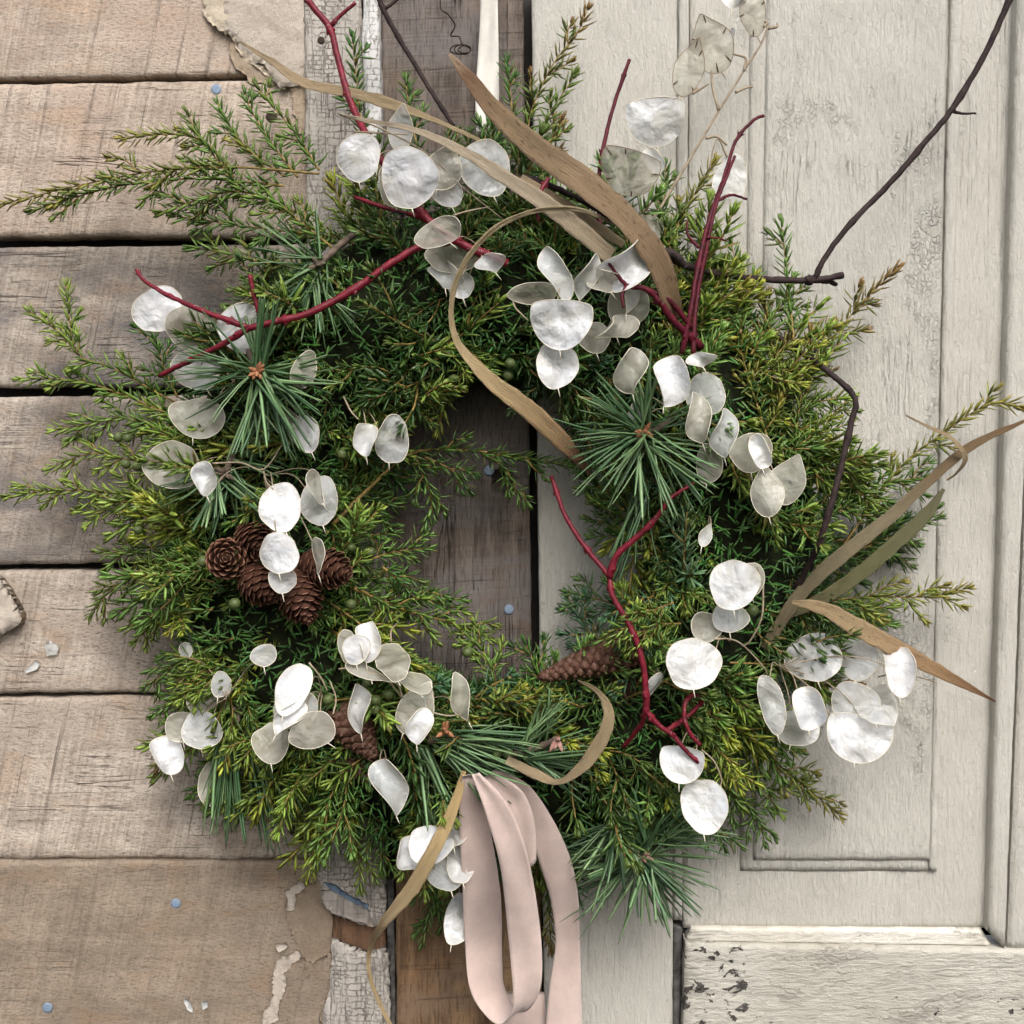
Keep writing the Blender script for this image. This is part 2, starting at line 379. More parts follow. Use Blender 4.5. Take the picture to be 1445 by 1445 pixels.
M['blade_olive'] = blade_mat('blade_olive', [(0, (.15, .13, .065)), (.5, (.17, .165, .075)), (1, (.19, .18, .10))], .15)
M['blade_grey'] = blade_mat('blade_grey', [(0, (.17, .135, .075)), (.5, (.30, .25, .155)), (.7, (.25, .18, .10)), (1, (.26, .16, .08))], .25)
def cloth(name, col, sheen):
    b = MB(name)
    uv = b.n('TexCoord').outputs['UV']
    w = b.n('TexWave', {'Vector': b.n('Mapping', {'Vector': uv, 'Scale': (900, 1, 1)}).outputs[0], 'Scale': 1.0, 'Distortion': .6}, wave_type='BANDS').outputs[1]
    n = b.noise(b.coord(scale=(26, 26, 26)), 1, 4, .6)
    f = b.noise(b.coord(scale=(520, 520, 520)), 1, 3, .7)
    c = b.mix(b.ramp(n, [(.35, 0), (.68, 1)]), tuple(q * .86 for q in col), tuple(min(1, q * 1.1) for q in col))
    c = b.mix(b.ramp(f, [(.35, .18), (.55, 0)]), c, tuple(q * .7 for q in col))
    h = b.math('MULTIPLY_ADD', f, .6, b.math('MULTIPLY_ADD', w, .25, n))
    p = b.bsdf(c, .75, b.bump(h, .6, .0007), .25, **{'Sheen Weight': sheen, 'Sheen Roughness': .4})
    t = b.n('BsdfTranslucent', {'Color': c}).outputs[0]
    return b.done(b.n('MixShader', {0: .12, 1: p, 2: t}).outputs[0])
M['pink'] = cloth('pink_ribbon', (.72, .56, .495), .4)
M['white_cloth'] = cloth('white_cotton', (.80, .76, .68), .1)
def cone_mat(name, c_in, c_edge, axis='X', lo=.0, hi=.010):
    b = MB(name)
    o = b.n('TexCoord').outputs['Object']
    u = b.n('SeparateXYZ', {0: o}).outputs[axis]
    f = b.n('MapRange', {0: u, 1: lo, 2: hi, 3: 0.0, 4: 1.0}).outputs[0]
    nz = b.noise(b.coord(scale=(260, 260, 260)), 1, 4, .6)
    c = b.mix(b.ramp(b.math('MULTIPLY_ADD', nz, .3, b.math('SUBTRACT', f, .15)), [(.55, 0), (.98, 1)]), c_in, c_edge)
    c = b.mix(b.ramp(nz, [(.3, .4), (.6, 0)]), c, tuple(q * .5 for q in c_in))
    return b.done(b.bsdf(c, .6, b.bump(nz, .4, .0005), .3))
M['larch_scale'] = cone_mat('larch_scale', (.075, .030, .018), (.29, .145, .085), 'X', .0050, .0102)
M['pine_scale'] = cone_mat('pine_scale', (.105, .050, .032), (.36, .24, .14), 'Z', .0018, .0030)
M['cone_core'] = simple('cone_core', (.045, .022, .014), .9, .1, nscale=300)
M['flake'] = simple('pearl_flake', (.80, .79, .76), .3, .5, nscale=200, var=.1)

# ------------------------------------------------------------------ geometry helpers
def cr(pts, n):
    """Catmull-Rom through pts (each a tuple of floats), n samples per span"""
    pts = [np.array(p, float) for p in pts]
    if len(pts) < 3:
        return [pts[0] + (pts[-1] - pts[0]) * t for t in np.linspace(0, 1, n + 1)]
    q = [2 * pts[0] - pts[1]] + pts + [2 * pts[-1] - pts[-2]]
    out = []
    for i in range(1, len(q) - 2):
        a, b, c, d = q[i - 1], q[i], q[i + 1], q[i + 2]
        for k in range(n):
            t = k / n
            out.append(.5 * (2 * b + (c - a) * t + (2 * a - 5 * b + 4 * c - d) * t * t + (3 * b - a - 3 * c + d) * t ** 3))
    out.append(q[-2])
    return out
def tube(pts, rad, sides=6, closed=False, jit=0):
    pts = [Vector(p) for p in pts]; n = len(pts)
    v, f = [], []
    t0 = (pts[1] - pts[0]).normalized()
    nrm = t0.orthogonal().normalized()
    for i, p in enumerate(pts):
        if closed: t = (pts[(i + 1) % n] - pts[i - 1])
        else: t = pts[min(i + 1, n - 1)] - pts[max(i - 1, 0)]
        if t.length < 1e-9: t = t0
        t.normalize()
        nrm = nrm - t * nrm.dot(t)
        nrm = nrm.normalized() if nrm.length > 1e-6 else t.orthogonal().normalized()
        b = t.cross(nrm)
        r = rad[i] if hasattr(rad, '__len__') else rad
        for k in range(sides):
            a = 2 * math.pi * k / sides
            rr = r * (1 + (rnd.uniform(-jit, jit) if jit else 0))
            v.append(p + (nrm * math.cos(a) + b * math.sin(a)) * rr)
    m_ = n if closed else n - 1
    for i in range(m_):
        for k in range(sides):
            a, b2 = i * sides + k, i * sides + (k + 1) % sides
            c, d = ((i + 1) % n) * sides + (k + 1) % sides, ((i + 1) % n) * sides + k
            f.append((a, b2, c, d))
    if not closed:
        f.append(tuple(range(sides))[::-1]); f.append(tuple((n - 1) * sides + k for k in range(sides)))
    return v, f
class Acc:
    def __init__(s): s.v, s.f = [], []
    def add(s, vf):
        o = len(s.v); s.v += [Vector(p) for p in vf[0]]; s.f += [tuple(i + o for i in q) for q in vf[1]]
        return s

# needles: (base, dir, up, length, width, colour) -> one mesh, built with numpy
def template(rings):
    t = [(0, 0, 0)]
    for (s, k) in rings: t += [(s, -.5 * k, .05 * k), (s, 0, -.02 * k), (s, .5 * k, .05 * k), (s, 0, -.34 * k)]
    t.append((1, 0, 0)); f = []
    for k in range(4): f.append((0, 1 + k, 1 + (k + 1) % 4))
    for j in range(len(rings) - 1):
        for k in range(4):
            a = 1 + 4 * j
            f += [(a + k, a + 4 + k, a + 4 + (k + 1) % 4), (a + k, a + 4 + (k + 1) % 4, a + (k + 1) % 4)]
    l = 1 + 4 * (len(rings) - 1); e = len(t) - 1
    for k in range(4): f.append((l + k, e, l + (k + 1) % 4))
    pale = np.zeros(len(t))
    for j in range(len(rings)): pale[2 + 4 * j] = 1
    return np.array(t, float), np.array(f, int), pale
JT = template([(.22, .9), (.62, .85)])
PT = template([(.03, .9), (.35, 1.0), (.7, .9), (.93, .6)])
def needle_mesh(name, N, tpl, mat, bend):
    T, F, pale = tpl
    B = np.array([q[0] for q in N]); D = np.array([q[1] for q in N]); U = np.array([q[2] for q in N])
    L = np.array([q[3] for q in N])[:, None, None]; Wd = np.array([q[4] for q in N])[:, None, None]
    C = np.array([q[5] for q in N])
    D /= np.linalg.norm(D, axis=1)[:, None] + 1e-9
    U = U - D * (U * D).sum(1)[:, None]; U /= np.linalg.norm(U, axis=1)[:, None] + 1e-9
    S = np.cross(D, U)
    t = T[None, :, 0:1]; la = T[None, :, 1:2]; up = T[None, :, 2:3]
    bd = np.array([q[6] if len(q) > 6 else bend for q in N])[:, None, None]
    V = B[:, None] + D[:, None] * t * L + S[:, None] * la * Wd + U[:, None] * (up * Wd + bd * L * t * t)
    n, k = len(N), len(T)
    FF = (F[None] + (np.arange(n) * k)[:, None, None]).reshape(-1, 3)
    me = bpy.data.meshes.new(name)
    me.vertices.add(n * k); me.vertices.foreach_set('co', V.astype(np.float32).ravel())
    me.loops.add(FF.size); me.loops.foreach_set('vertex_index', FF.astype(np.int32).ravel())
    me.polygons.add(len(FF)); me.polygons.foreach_set('loop_start', np.arange(0, FF.size, 3, dtype=np.int32))
    me.polygons.foreach_set('use_smooth', np.ones(len(FF), bool))
    cc = np.ones((n, k, 4)); cc[:, :, :3] = C[:, None]
    cc[:, :, :3] = cc[:, :, :3] * (1 + .9 * pale[None, :, None]) + np.array([.012, .018, .02]) * pale[None, :, None]
    cc[:, -1, :3] = cc[:, -1, :3] * np.array([1.25, .95, .7])
    at = me.attributes.new('col', 'FLOAT_COLOR', 'POINT'); at.data.foreach_set('color', cc.astype(np.float32).ravel())
    me.materials.append(mat); me.update(calc_edges=True); me.validate()
    return me

# ------------------------------------------------------------------ boards
def board(name, quad, d, thick, mat, parent, nx=24, ny=24, wob=.0008, relief=.0006, edge=.0015, freq=18, holes=(), lift=None, seed=None):
    """a sawn board: front face a relief grid, worn edges, real thickness. quad = TL, TR, BR, BL in photo points"""
    sd_ = seed if seed is not None else rnd.uniform(0, 50)
    A, B, C, D_ = [P(x, y, d) for (x, y) in quad]
    v, f = [], []
    for j in range(ny + 1):
        for i in range(nx + 1):
            s, t = i / nx, j / ny
            p = A * (1 - s) * (1 - t) + B * s * (1 - t) + C * s * t + D_ * (1 - s) * t
            w = noise.noise(Vector((p.x * 40, sd_, p.z * 40))) + .6 * noise.noise(Vector((p.x * 150, sd_, p.z * 150)))
            if wob < .0003: w *= .25
            if j in (0, ny): p.z += wob * w
            if i in (0, nx): p.x += wob * w
            dy = relief * (noise.noise(Vector((p.x * freq, sd_, p.z * freq))) + .5 * noise.noise(Vector((p.x * freq * 4, sd_ + 3, p.z * freq * 4))))
            if i in (0, nx) or j in (0, ny): dy += edge * (1 + .6 * w)
            if lift: dy -= lift(s, t)
            v.append(Vector((p.x, p.y + dy, p.z)))
    for j in range(ny):
        for i in range(nx):
            a = j * (nx + 1) + i
            cpt = (v[a] + v[a + nx + 2]) / 2
            if any(abs(cpt.x - h.x) < hw and abs(cpt.z - h.z) < hh for (h, hw, hh) in holes): continue
            f.append((a, a + nx + 1, a + nx + 2, a + 1))
    ring = [i for i in range(nx + 1)] + [j * (nx + 1) + nx for j in range(1, ny + 1)] + [ny * (nx + 1) + i for i in range(nx - 1, -1, -1)] + [j * (nx + 1) for j in range(ny - 1, 0, -1)]
    o = len(v)
    for k in ring: v.append(Vector((v[k].x, -d + thick, v[k].z)))
    m_ = len(ring)
    for k in range(m_):
        f.append((ring[k], ring[(k + 1) % m_], o + (k + 1) % m_, o + k))
    f.append(tuple(o + k for k in range(m_)))
    ob = mk(name, v, f, mat, parent)
    me = ob.data
    for p_ in me.polygons:
        if p_.index >= len(f) - m_ - 1: p_.use_smooth = False
    return ob

def ragged(name, pts, d, thick, mat, parent, jag=5, step=5, lift=None, rough=.0012, seed=0):
    """a torn sheet: ragged outline, uneven face, real thickness"""
    r = random.Random(seed)
    out = []
    n = len(pts)
    for i in range(n):
        a, b = pts[i], pts[(i + 1) % n]
        L = math.hypot(b[0] - a[0], b[1] - a[1]); k = max(1, int(L / step))
        tj = jag if (len(a) < 3 or a[2]) else 0
        for q in range(k):
            t = q / k
            x, y = a[0] + (b[0] - a[0]) * t, a[1] + (b[1] - a[1]) * t
            if tj:
                g = noise.noise(Vector((x * .05, y * .05, seed))) * tj * 1.6 + r.uniform(-.5, .5) * tj
                nx_, ny_ = (b[1] - a[1]) / L, -(b[0] - a[0]) / L
                x += nx_ * g; y += ny_ * g
            out.append((x, y))
    from mathutils.geometry import delaunay_2d_cdt
    xs = [p[0] for p in out]; ys = [p[1] for p in out]
    inner = []
    yy = min(ys)
    while yy < max(ys):
        xx = min(xs)
        while xx < max(xs):
            inner.append((xx + r.uniform(-2, 2), yy + r.uniform(-2, 2))); xx += 8
        yy += 8
    vv = [Vector(p) for p in out] + [Vector(p) for p in inner]
    res = delaunay_2d_cdt(vv, [], [list(range(len(out)))], 1, 1e-4)
    V2, F2 = res[0], res[2]
    orig = res[3]
    bset = {i for i, o_ in enumerate(orig) if any(k < len(out) for k in o_)}
    v = []
    for i, p in enumerate(V2):
        dd = d + rough * noise.noise(Vector((p.x * .06, p.y * .06, seed))) + .5 * rough * noise.noise(Vector((p.x * .25, p.y * .25, seed)))
        if i in bset: dd -= thick * .45
        if lift: dd += lift(p.x, p.y)
        v.append(P(p.x, p.y, dd))
    f = [tuple(q) for q in F2]
    # outline order
    idx = {}
    for i, o_ in enumerate(orig):
        for k in o_:
            if k < len(out): idx[k] = i
    ring = [idx[k] for k in range(len(out)) if k in idx]
    o = len(v)
    for k in ring: v.append(v[k] + Vector((0, thick * .8, 0)))
    m_ = len(ring)
    for k in range(m_): f.append((ring[k], ring[(k + 1) % m_], o + (k + 1) % m_, o + k))
    f.append(tuple(o + k for k in range(m_)))
    return mk(name, v, f, mat, parent)

def nail(px, py, d, r, mat, parent):
    c = P(px, py, d); v, f = [], []
    prof = [(0, .0007), (.55, .0007), (.90, .0006), (1.0, .0002), (1.0, -.0004), (.3, -.0006), (.28, -.012)]
    n = 14; v.append(c + Vector((0, -prof[0][1], 0)))
    for (k, h) in prof[1:]:
        for i in range(n):
            a = 2 * math.pi * i / n
            v.append(c + Vector((math.cos(a) * r * k, -h, math.sin(a) * r * k)))
    for i in range(n): f.append((0, 1 + i, 1 + (i + 1) % n))
    for j in range(len(prof) - 2):
        for i in range(n):
            a = 1 + j * n
            f.append((a + i, a + n + i, a + n + (i + 1) % n, a + (i + 1) % n))
    return mk('nail', v, f, mat, parent)

# ================================================================== THE WALL
wall = empty('plank_wall', P(225, 1445, -.04), 'rough sawn horizontal planks of weathered beige wood, left of the crackled post', 'wall', kind='thing')
PL = [  # TL, TR, BR, BL, depth, material
    ([(-40, -30), (432, -30), (430, 104), (-40, 112)], .000, 'plank_warm'),
    ([(-40, 119), (434, 112), (444, 334), (-40, 335)], .001, 'plank_warm'),
    ([(-40, 349), (444, 344), (450, 545), (-40, 546)], -.003, 'plank_grey'),
    ([(-40, 561), (450, 556), (456, 792), (-40, 797)], -.002, 'plank_grey'),
    ([(-40, 806), (456, 803), (460, 975), (-40, 979)], .000, 'plank_pale'),
    ([(-40, 985), (460, 981), (464, 1212), (-40, 1213)], .001, 'plank_pale'),
]
for q, d, mt in PL:
    board('plank', q, d, .022, M[mt], wall, 70, 34, .0012, .0011, .0022, 14)
board('bottom_board', [(-40, 1215), (463, 1215), (472, 1480), (-40, 1480)], .0035, .018, M['hardboard'], wall, 60, 30, .0008, .0009, .001, 9)
board('gap_backing', [(-60, -60), (1000, -60), (1000, 1510), (-60, 1510)], -.030, .01, M['gap_shade'], wall, 4, 4)
for (x, y, r, mt, d) in [(305, 126, 7.2, 'nail_blue', .0015), (248, 1275, 7.2, 'nail_blue', .004), (67, 1422, 7.5, 'nail_blue', .004), (383, 165, 8, 'nail_rust', .0008),
                         (414, 1172, 7, 'nail_rust', .0005), (398, 1442, 9, 'nail_rust', .004)]:
    nail(x, y, d, r * PX, M[mt], wall)

tb = empty('torn_fibreboard', P(360, 130, 0), 'torn piece of grey fibreboard with a ragged edge above the top plank gap', 'fibreboard')
ragged('face', [(312, -30, 0), (432, -30, 0), (432, 118), (400, 128), (372, 92), (352, 84), (335, 62), (318, 45)], .0085, .006, M['fibre'], tb, 3, 5, None, .0016, 3)
ragged('torn_edge', [(286, -30), (325, -30, 0), (332, 50), (352, 80), (372, 92), (400, 118), (362, 98), (345, 84), (326, 52), (300, 36), (288, 22)], .0072, .0045, M['fibre_edge'], tb, 4, 4, None, .003, 5)
ragged('paper_skin', [(330, 40, 0), (432, 100, 0), (434, 185, 0), (420, 190), (410, 150), (405, 120), (380, 118), (352, 118), (332, 92), (322, 72)], .0035, .002, M['paper_skin'], tb, 4, 5, None, .0008, 8)
bb = ragged('broken_board_end', [(-40, 800, 0), (-2, 815), (14, 838), (32, 868), (29, 880), (0, 897), (-40, 905, 0)], .016, .013, M['fibre'], None, 1.0, 3, None, .003, 12)
tag(bb, 'broken beige board end poking in at the left edge of the photo', 'board')
sk = empty('peeling_paper', P(430, 1440, .004), 'torn brown and beige paper skin peeling beside the broken post foot', 'paper')
ragged('torn_layer', [(432, 1248), (462, 1240, 0), (470, 1300, 0), (466, 1345), (452, 1368), (425, 1352), (414, 1330), (402, 1280)], .0055, .0016, M['paper_dark'], sk, 5, 4, None, .0012, 21)
ragged('torn_layer', [(400, 1355), (418, 1345), (445, 1362), (468, 1345, 0), (466, 1400), (450, 1425), (452, 1480, 0), (375, 1480, 0), (386, 1420)], .0065, .0022, M['hardboard'], sk, 5, 4, None, .0016, 22)
ragged('torn_edge', [(420, 1343), (424, 1352), (410, 1366), (401, 1372), (404, 1392), (396, 1412), (394, 1440), (380, 1452), (368, 1450), (374, 1428), (385, 1405), (384, 1380), (396, 1352)], .0088, .0015, M['fibre'], sk, 4, 3, None, .0012, 23)
ragged('torn_edge', [(402, 1258), (425, 1244), (430, 1250), (418, 1262), (414, 1285), (406, 1283)], .0082, .0012, M['fibre'], sk, 3, 3, None, .001, 24)
ragged('torn_edge', [(388, 1335), (404, 1330), (410, 1337), (396, 1343)], .0072, .001, M['fibre'], sk, 3, 3, None, .001, 25)
for i, (pts, lab) in enumerate([
    ([(62, 908), (72, 904), (83, 912), (80, 924), (66, 926)], 'pearly pod flake stuck on the plank, upper of two at the left edge'),
    ([(34, 947), (50, 931), (56, 937), (52, 945), (38, 949)], 'slim pearly pod flake stuck on the plank, lower of two at the left edge'),
    ([(258, 1410), (264, 1409), (272, 1420), (272, 1429), (264, 1425)], 'glossy white flake on the bottom board, left of a close pair'),
    ([(284, 1415), (291, 1412), (293, 1421), (286, 1425)], 'tiny glossy white flake on the bottom board, right of a close pair')]):
    ob = ragged('pod_flake', pts, .0035 if i < 2 else .0055, .0008, M['G'], None, .8, 3, None, .0012, 30 + i)
    tag(ob, lab, 'flake', 'pearly flakes stuck to the planks')

post = empty('painted_post', P(500, 1445, 0), 'narrow upright post with crackled grey white paint, broken near its foot', 'post')
board('upper_length', [(427, -30), (509, -30), (521, 600), (437, 600)], .010, .03, M['crackle'], post, 16, 90, .0012, .0009, .002, 30)
board('white_strip', [(510, -30), (534, -30), (547, 600), (522, 600)], .0125, .03, M['crackle_white'], post, 8, 90, .0012, .0012, .002, 40)
board('middle_length', [(437, 603), (547, 603), (548, 1100), (449, 1100)], .009, .03, M['crackle'], post, 16, 60, .001, .0009, .002, 30)
ragged('lower_length', [(449, 1104, 0), (543, 1104, 0), (545, 1240), (543, 1300), (528, 1310), (506, 1303), (470, 1288), (455, 1275), (450, 1240)], .013, .02, M['crackle'], post, 2, 4, None, .0012, 41)
ragged('grey_band', [(453, 1252), (470, 1256), (495, 1270), (520, 1282), (526, 1308), (505, 1302), (470, 1288), (456, 1276)], .0145, .0012, M['raw_grey'], post, 3.5, 3, None, .0004, 42)
ragged('blue_band', [(456, 1244), (470, 1249), (495, 1264), (521, 1277), (518, 1283), (494, 1272), (468, 1257)], .0152, .0012, M['blue_paint'], post, 1.5, 3, None, .0005, 43)
board('raw_break', [(467, 1290), (540, 1305), (545, 1350), (467, 1330)], .002, .02, M['raw_break'], post, 12, 10, .001, .0008)
ragged('foot', [(468, 1324), (486, 1328), (518, 1342), (546, 1335), (551, 1400), (553, 1480, 0), (452, 1480, 0), (456, 1420), (465, 1400), (466, 1350)], .011, .02, M['crackle'], post, 2.5, 4, None, .0014, 44)
board('side_face', [(546, 1240), (556, 1240), (558, 1480), (548, 1480)], -.004, .02, M['weathered_gap_dark'], post, 4, 40, .0006, .0006, .0005)
nail(453, 57, .0103, 5.0 * PX, M['nail_rust'], post)

hc = P(709, 680, 0)
gb = empty('weathered_board', P(650, 1445, -.03), 'upright weathered grey brown board seen through the hole of the wreath', 'board')
board('board_face', [(537, -30), (738, -30), (752, 1000), (549, 1000)], -.001, .02, M['board_grey'], gb, 60, 220, .0008, .0009, .002, 22,
      holes=[(hc, .009, .010)])
board('board_foot', [(556, 1003), (762, 1003), (766, 1480), (559, 1480)], -.001, .02, M['board_brown'], gb, 40, 60, .0008, .0008, .002, 22)
nail(718, 860, -.0005, 7.2 * PX, M['nail_blue'], gb)
nail(690, 664, -.0005, 7.2 * PX, M['nail_blue'], gb)

door = empty('door_leaf', P(1190, 1445, -.02), 'cream panelled door with cracked and flaking paint, right of the dark gap', 'door', kind='thing')
board('stile', [(750, -30), (957, -30), (949, 1480), (769, 1480)], .004, .028, M['paint_flat'], door, 40, 120, .0005, .0007, .0015, 20)
board('backing_panel', [(974, -30), (1440, -30), (1394, 1310), (964, 1310)], .003, .02, M['paint_flat'], door, 60, 160, .0004, .0007, .001, 20)
board('bead', [(958, -30), (973, -30), (963, 1300), (950, 1300)], .0065, .028, M['paint_flat'], door, 5, 120, .0005, .0007, .002, 30)
board('panel_bead', [(1343, -30), (1361, -30), (1323, 1231), (1312, 1231)], .0085, .007, M['paint_flat'], door, 5, 140, .0006, .0007, .0020, 30)
board('panel_moulding', [(1060, -30), (1335, -30), (1311, 1230), (1045, 1230)], .0062, .006, M['paint_flat'], door, 40, 140, .0002, .0006, .0020, 20)
board('panel', [(1084, -30), (1339, -30), (1313, 1215), (1064, 1215)],   .0098, .007, M['paint'], door, 50, 160, .00025, .0008, .0022, 25)
board('edge_moulding', [(1438, -30), (1475, -30), (1420, 1342), (1396, 1316)], .016, .02, M['paint_flat'], door, 8, 120, .0004, .0005, .004, 20)
board('outer_stile', [(1478, -30), (1560, -30), (1520, 1341), (1422, 1341)], .012, .02, M['paint_flat'], door, 10, 100, .0005, .0006, .002, 20)
board('ledge', [(976, 1309), (1386, 1313), (1402, 1337), (968, 1330)], .0085, .012, M['paint_ledge'], door, 80, 8, .0008, .0008, .003, 40)
board('bottom_rail', [(967, 1332), (1520, 1342), (1520, 1480), (964, 1480)], .014, .03, M['paint_rail'], door, 90, 28, .001, .0012, .002, 40)
board('gap_strip', [(950, 1304), (964, 1309), (958, 1480), (948, 1480)], .000, .02, M['weathered_gap_dark'], door, 4, 40, .0012, .0012, .001, 60)  # dark strip set in the gap beside the rail; the shade is its colour

# ================================================================== THE WREATH
wreath = empty('wreath', P(700, 1250, 0), 'round evergreen wreath of juniper sprigs hanging across the planks and the door', 'wreath')
# straw ring
v, f = [], []
NR, NS = 72, 18
for i in range(NR):
    a = 2 * math.pi * i / NR
    for k in range(NS):
        b = 2 * math.pi * k / NS
        rr = 345 + 105 * math.cos(b)
        d = .045 + .040 * math.sin(b)
        p = P(WC[0] + rr * math.cos(a), WC[1] - rr * math.sin(a), d)
        p += Vector((noise.noise(p * 25), noise.noise(p * 25 + Vector((9, 0, 0))), noise.noise(p * 25 + Vector((0, 9, 0))))) * .006
        v.append(p)
for i in range(NR):
    for k in range(NS):
        f.append((i * NS + k, ((i + 1) % NR) * NS + k, ((i + 1) % NR) * NS + (k + 1) % NS, i * NS + (k + 1) % NS))
mk('ring_base', v, f, M['ring'], wreath)

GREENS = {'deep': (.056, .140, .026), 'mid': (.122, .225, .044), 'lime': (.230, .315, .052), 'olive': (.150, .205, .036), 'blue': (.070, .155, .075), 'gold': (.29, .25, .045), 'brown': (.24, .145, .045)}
def lerp3(a, b, t): return tuple(x + (y - x) * t for x, y in zip(a, b))
def grow(path, rng, ds=.0050, nl=.0135, nw=.0027, col='mid', tip='mid', bare=0.0, acc=None, N=None, r0=.0010, r1=.0004, ang=(58, 36), cj=.35, whorl=3):
    """needles in whorls of three along a twig"""
    pts = [Vector(p) for p in path]
    seg = [0.0]
    for a, b in zip(pts, pts[1:]): seg.append(seg[-1] + (b - a).length)
    L = seg[-1]
    acc.add(tube(pts, [r0 + (r1 - r0) * s / L for s in seg], 5))
    def at(s):
        for i in range(len(seg) - 1):
            if seg[i + 1] >= s:
                t = (s - seg[i]) / max(seg[i + 1] - seg[i], 1e-9)
                return pts[i].lerp(pts[i + 1], t), (pts[i + 1] - pts[i]).normalized()
        return pts[-1], (pts[-1] - pts[-2]).normalized()
    s = L * bare + rng.uniform(0, ds); ph = rng.uniform(0, 6.28); cA, cB = GREENS[col], GREENS[tip]
    while s < L:
        p, t = at(s); u = s / L
        e = t.orthogonal().normalized(); e2 = t.cross(e)
        endk = max(0, 1 - (L - s) / .010)
        for k in range(whorl):
            az = ph + k * 2 * math.pi / whorl + rng.uniform(-.35, .35)
            w = e * math.cos(az) + e2 * math.sin(az)
            a = R(ang[0] + (ang[1] - ang[0]) * u + rng.uniform(-10, 10)) * (1 - .35 * endk)
            dr = t * math.cos(a) + w * math.sin(a)
            upv = t * math.sin(a) - w * math.cos(a)
            ln = nl * rng.uniform(.75, 1.15) * (1 - .35 * endk)
            c = lerp3(cA, cB, u ** 1.5); q = 1 + rng.uniform(-cj, cj)
            c = tuple(x * q for x in c)
            if rng.random() < .05: c = lerp3(c, (.16, .11, .03), .6)
            N.append((tuple(p + w * .0006), tuple(dr), tuple(upv), ln, nw * rng.uniform(.8, 1.2), c, rng.uniform(-.10, .10)))
        ph += math.pi / whorl + rng.uniform(-.2, .2); s += ds * rng.uniform(.75, 1.25)
    p, t = at(L)
    for k in range(4):
        w = Vector((rng.uniform(-1, 1), rng.uniform(-1, 1), rng.uniform(-1, 1)))
        N.append((tuple(p), tuple(t + w * .28), tuple(w + t.orthogonal()), nl * .55, nw * .9, cB, .05))
def branchy(path, rng, nb, bl, acc, N, spread=45, flat=.35, **kw):
    """a twig with side branchlets left and right of it"""
    pts = [Vector(p) for p in path]
    grow(pts, rng, acc=acc, N=N, **kw)
    kb = dict(kw); kb['bare'] = 0; kb['r0'] = kw.get('r0', .0012) * .65; kb['r1'] = .0004
    tot = len(pts) - 1
    side = rng.choice((-1, 1))
    for i in range(nb):
        u = .12 + .72 * (i + rng.uniform(.1, .9)) / nb
        k = min(int(u * tot), tot - 1); p = pts[k].lerp(pts[k + 1], u * tot - k); t = (pts[k + 1] - pts[k]).normalized()
        vw = (CAM - p).normalized() if kw.get('col') else Vector((0, -1, 0))
        lat = t.cross(Vector((0, -1, 0))); lat = lat.normalized() if lat.length > .05 else Vector((1, 0, 0))
        side = -side
        a = R(spread + rng.uniform(-12, 12))
        dr = t * math.cos(a) + (lat * side + Vector((0, -1, 0)) * rng.uniform(-flat, flat * 1.6)).normalized() * math.sin(a)
        L = bl * rng.uniform(.6, 1.2) * (1.15 - .55 * u)
        mid = p + dr * L * .5; end = p + (dr * .85 + t * .25).normalized() * L + Vector((0, 0, -.002))
        grow(cr([p, mid, end], 3), rng, acc=acc, N=N, **kb)
def sprig_object(acc, N, parent, name='juniper_sprig'):
    c = acc.v[0].copy()
    st = mk(name, acc.v, acc.f, M['stem'], parent, origin=c)
    N2 = [(tuple(Vector(q[0]) - c),) + tuple(q[1:]) for q in N]
    me = needle_mesh('needles', N2, JT, M['juniper'], .08)
    nd = bpy.data.objects.new('needles', me)
    link(nd, st, c); nd['kind'] = 'stuff'
    return st, nd

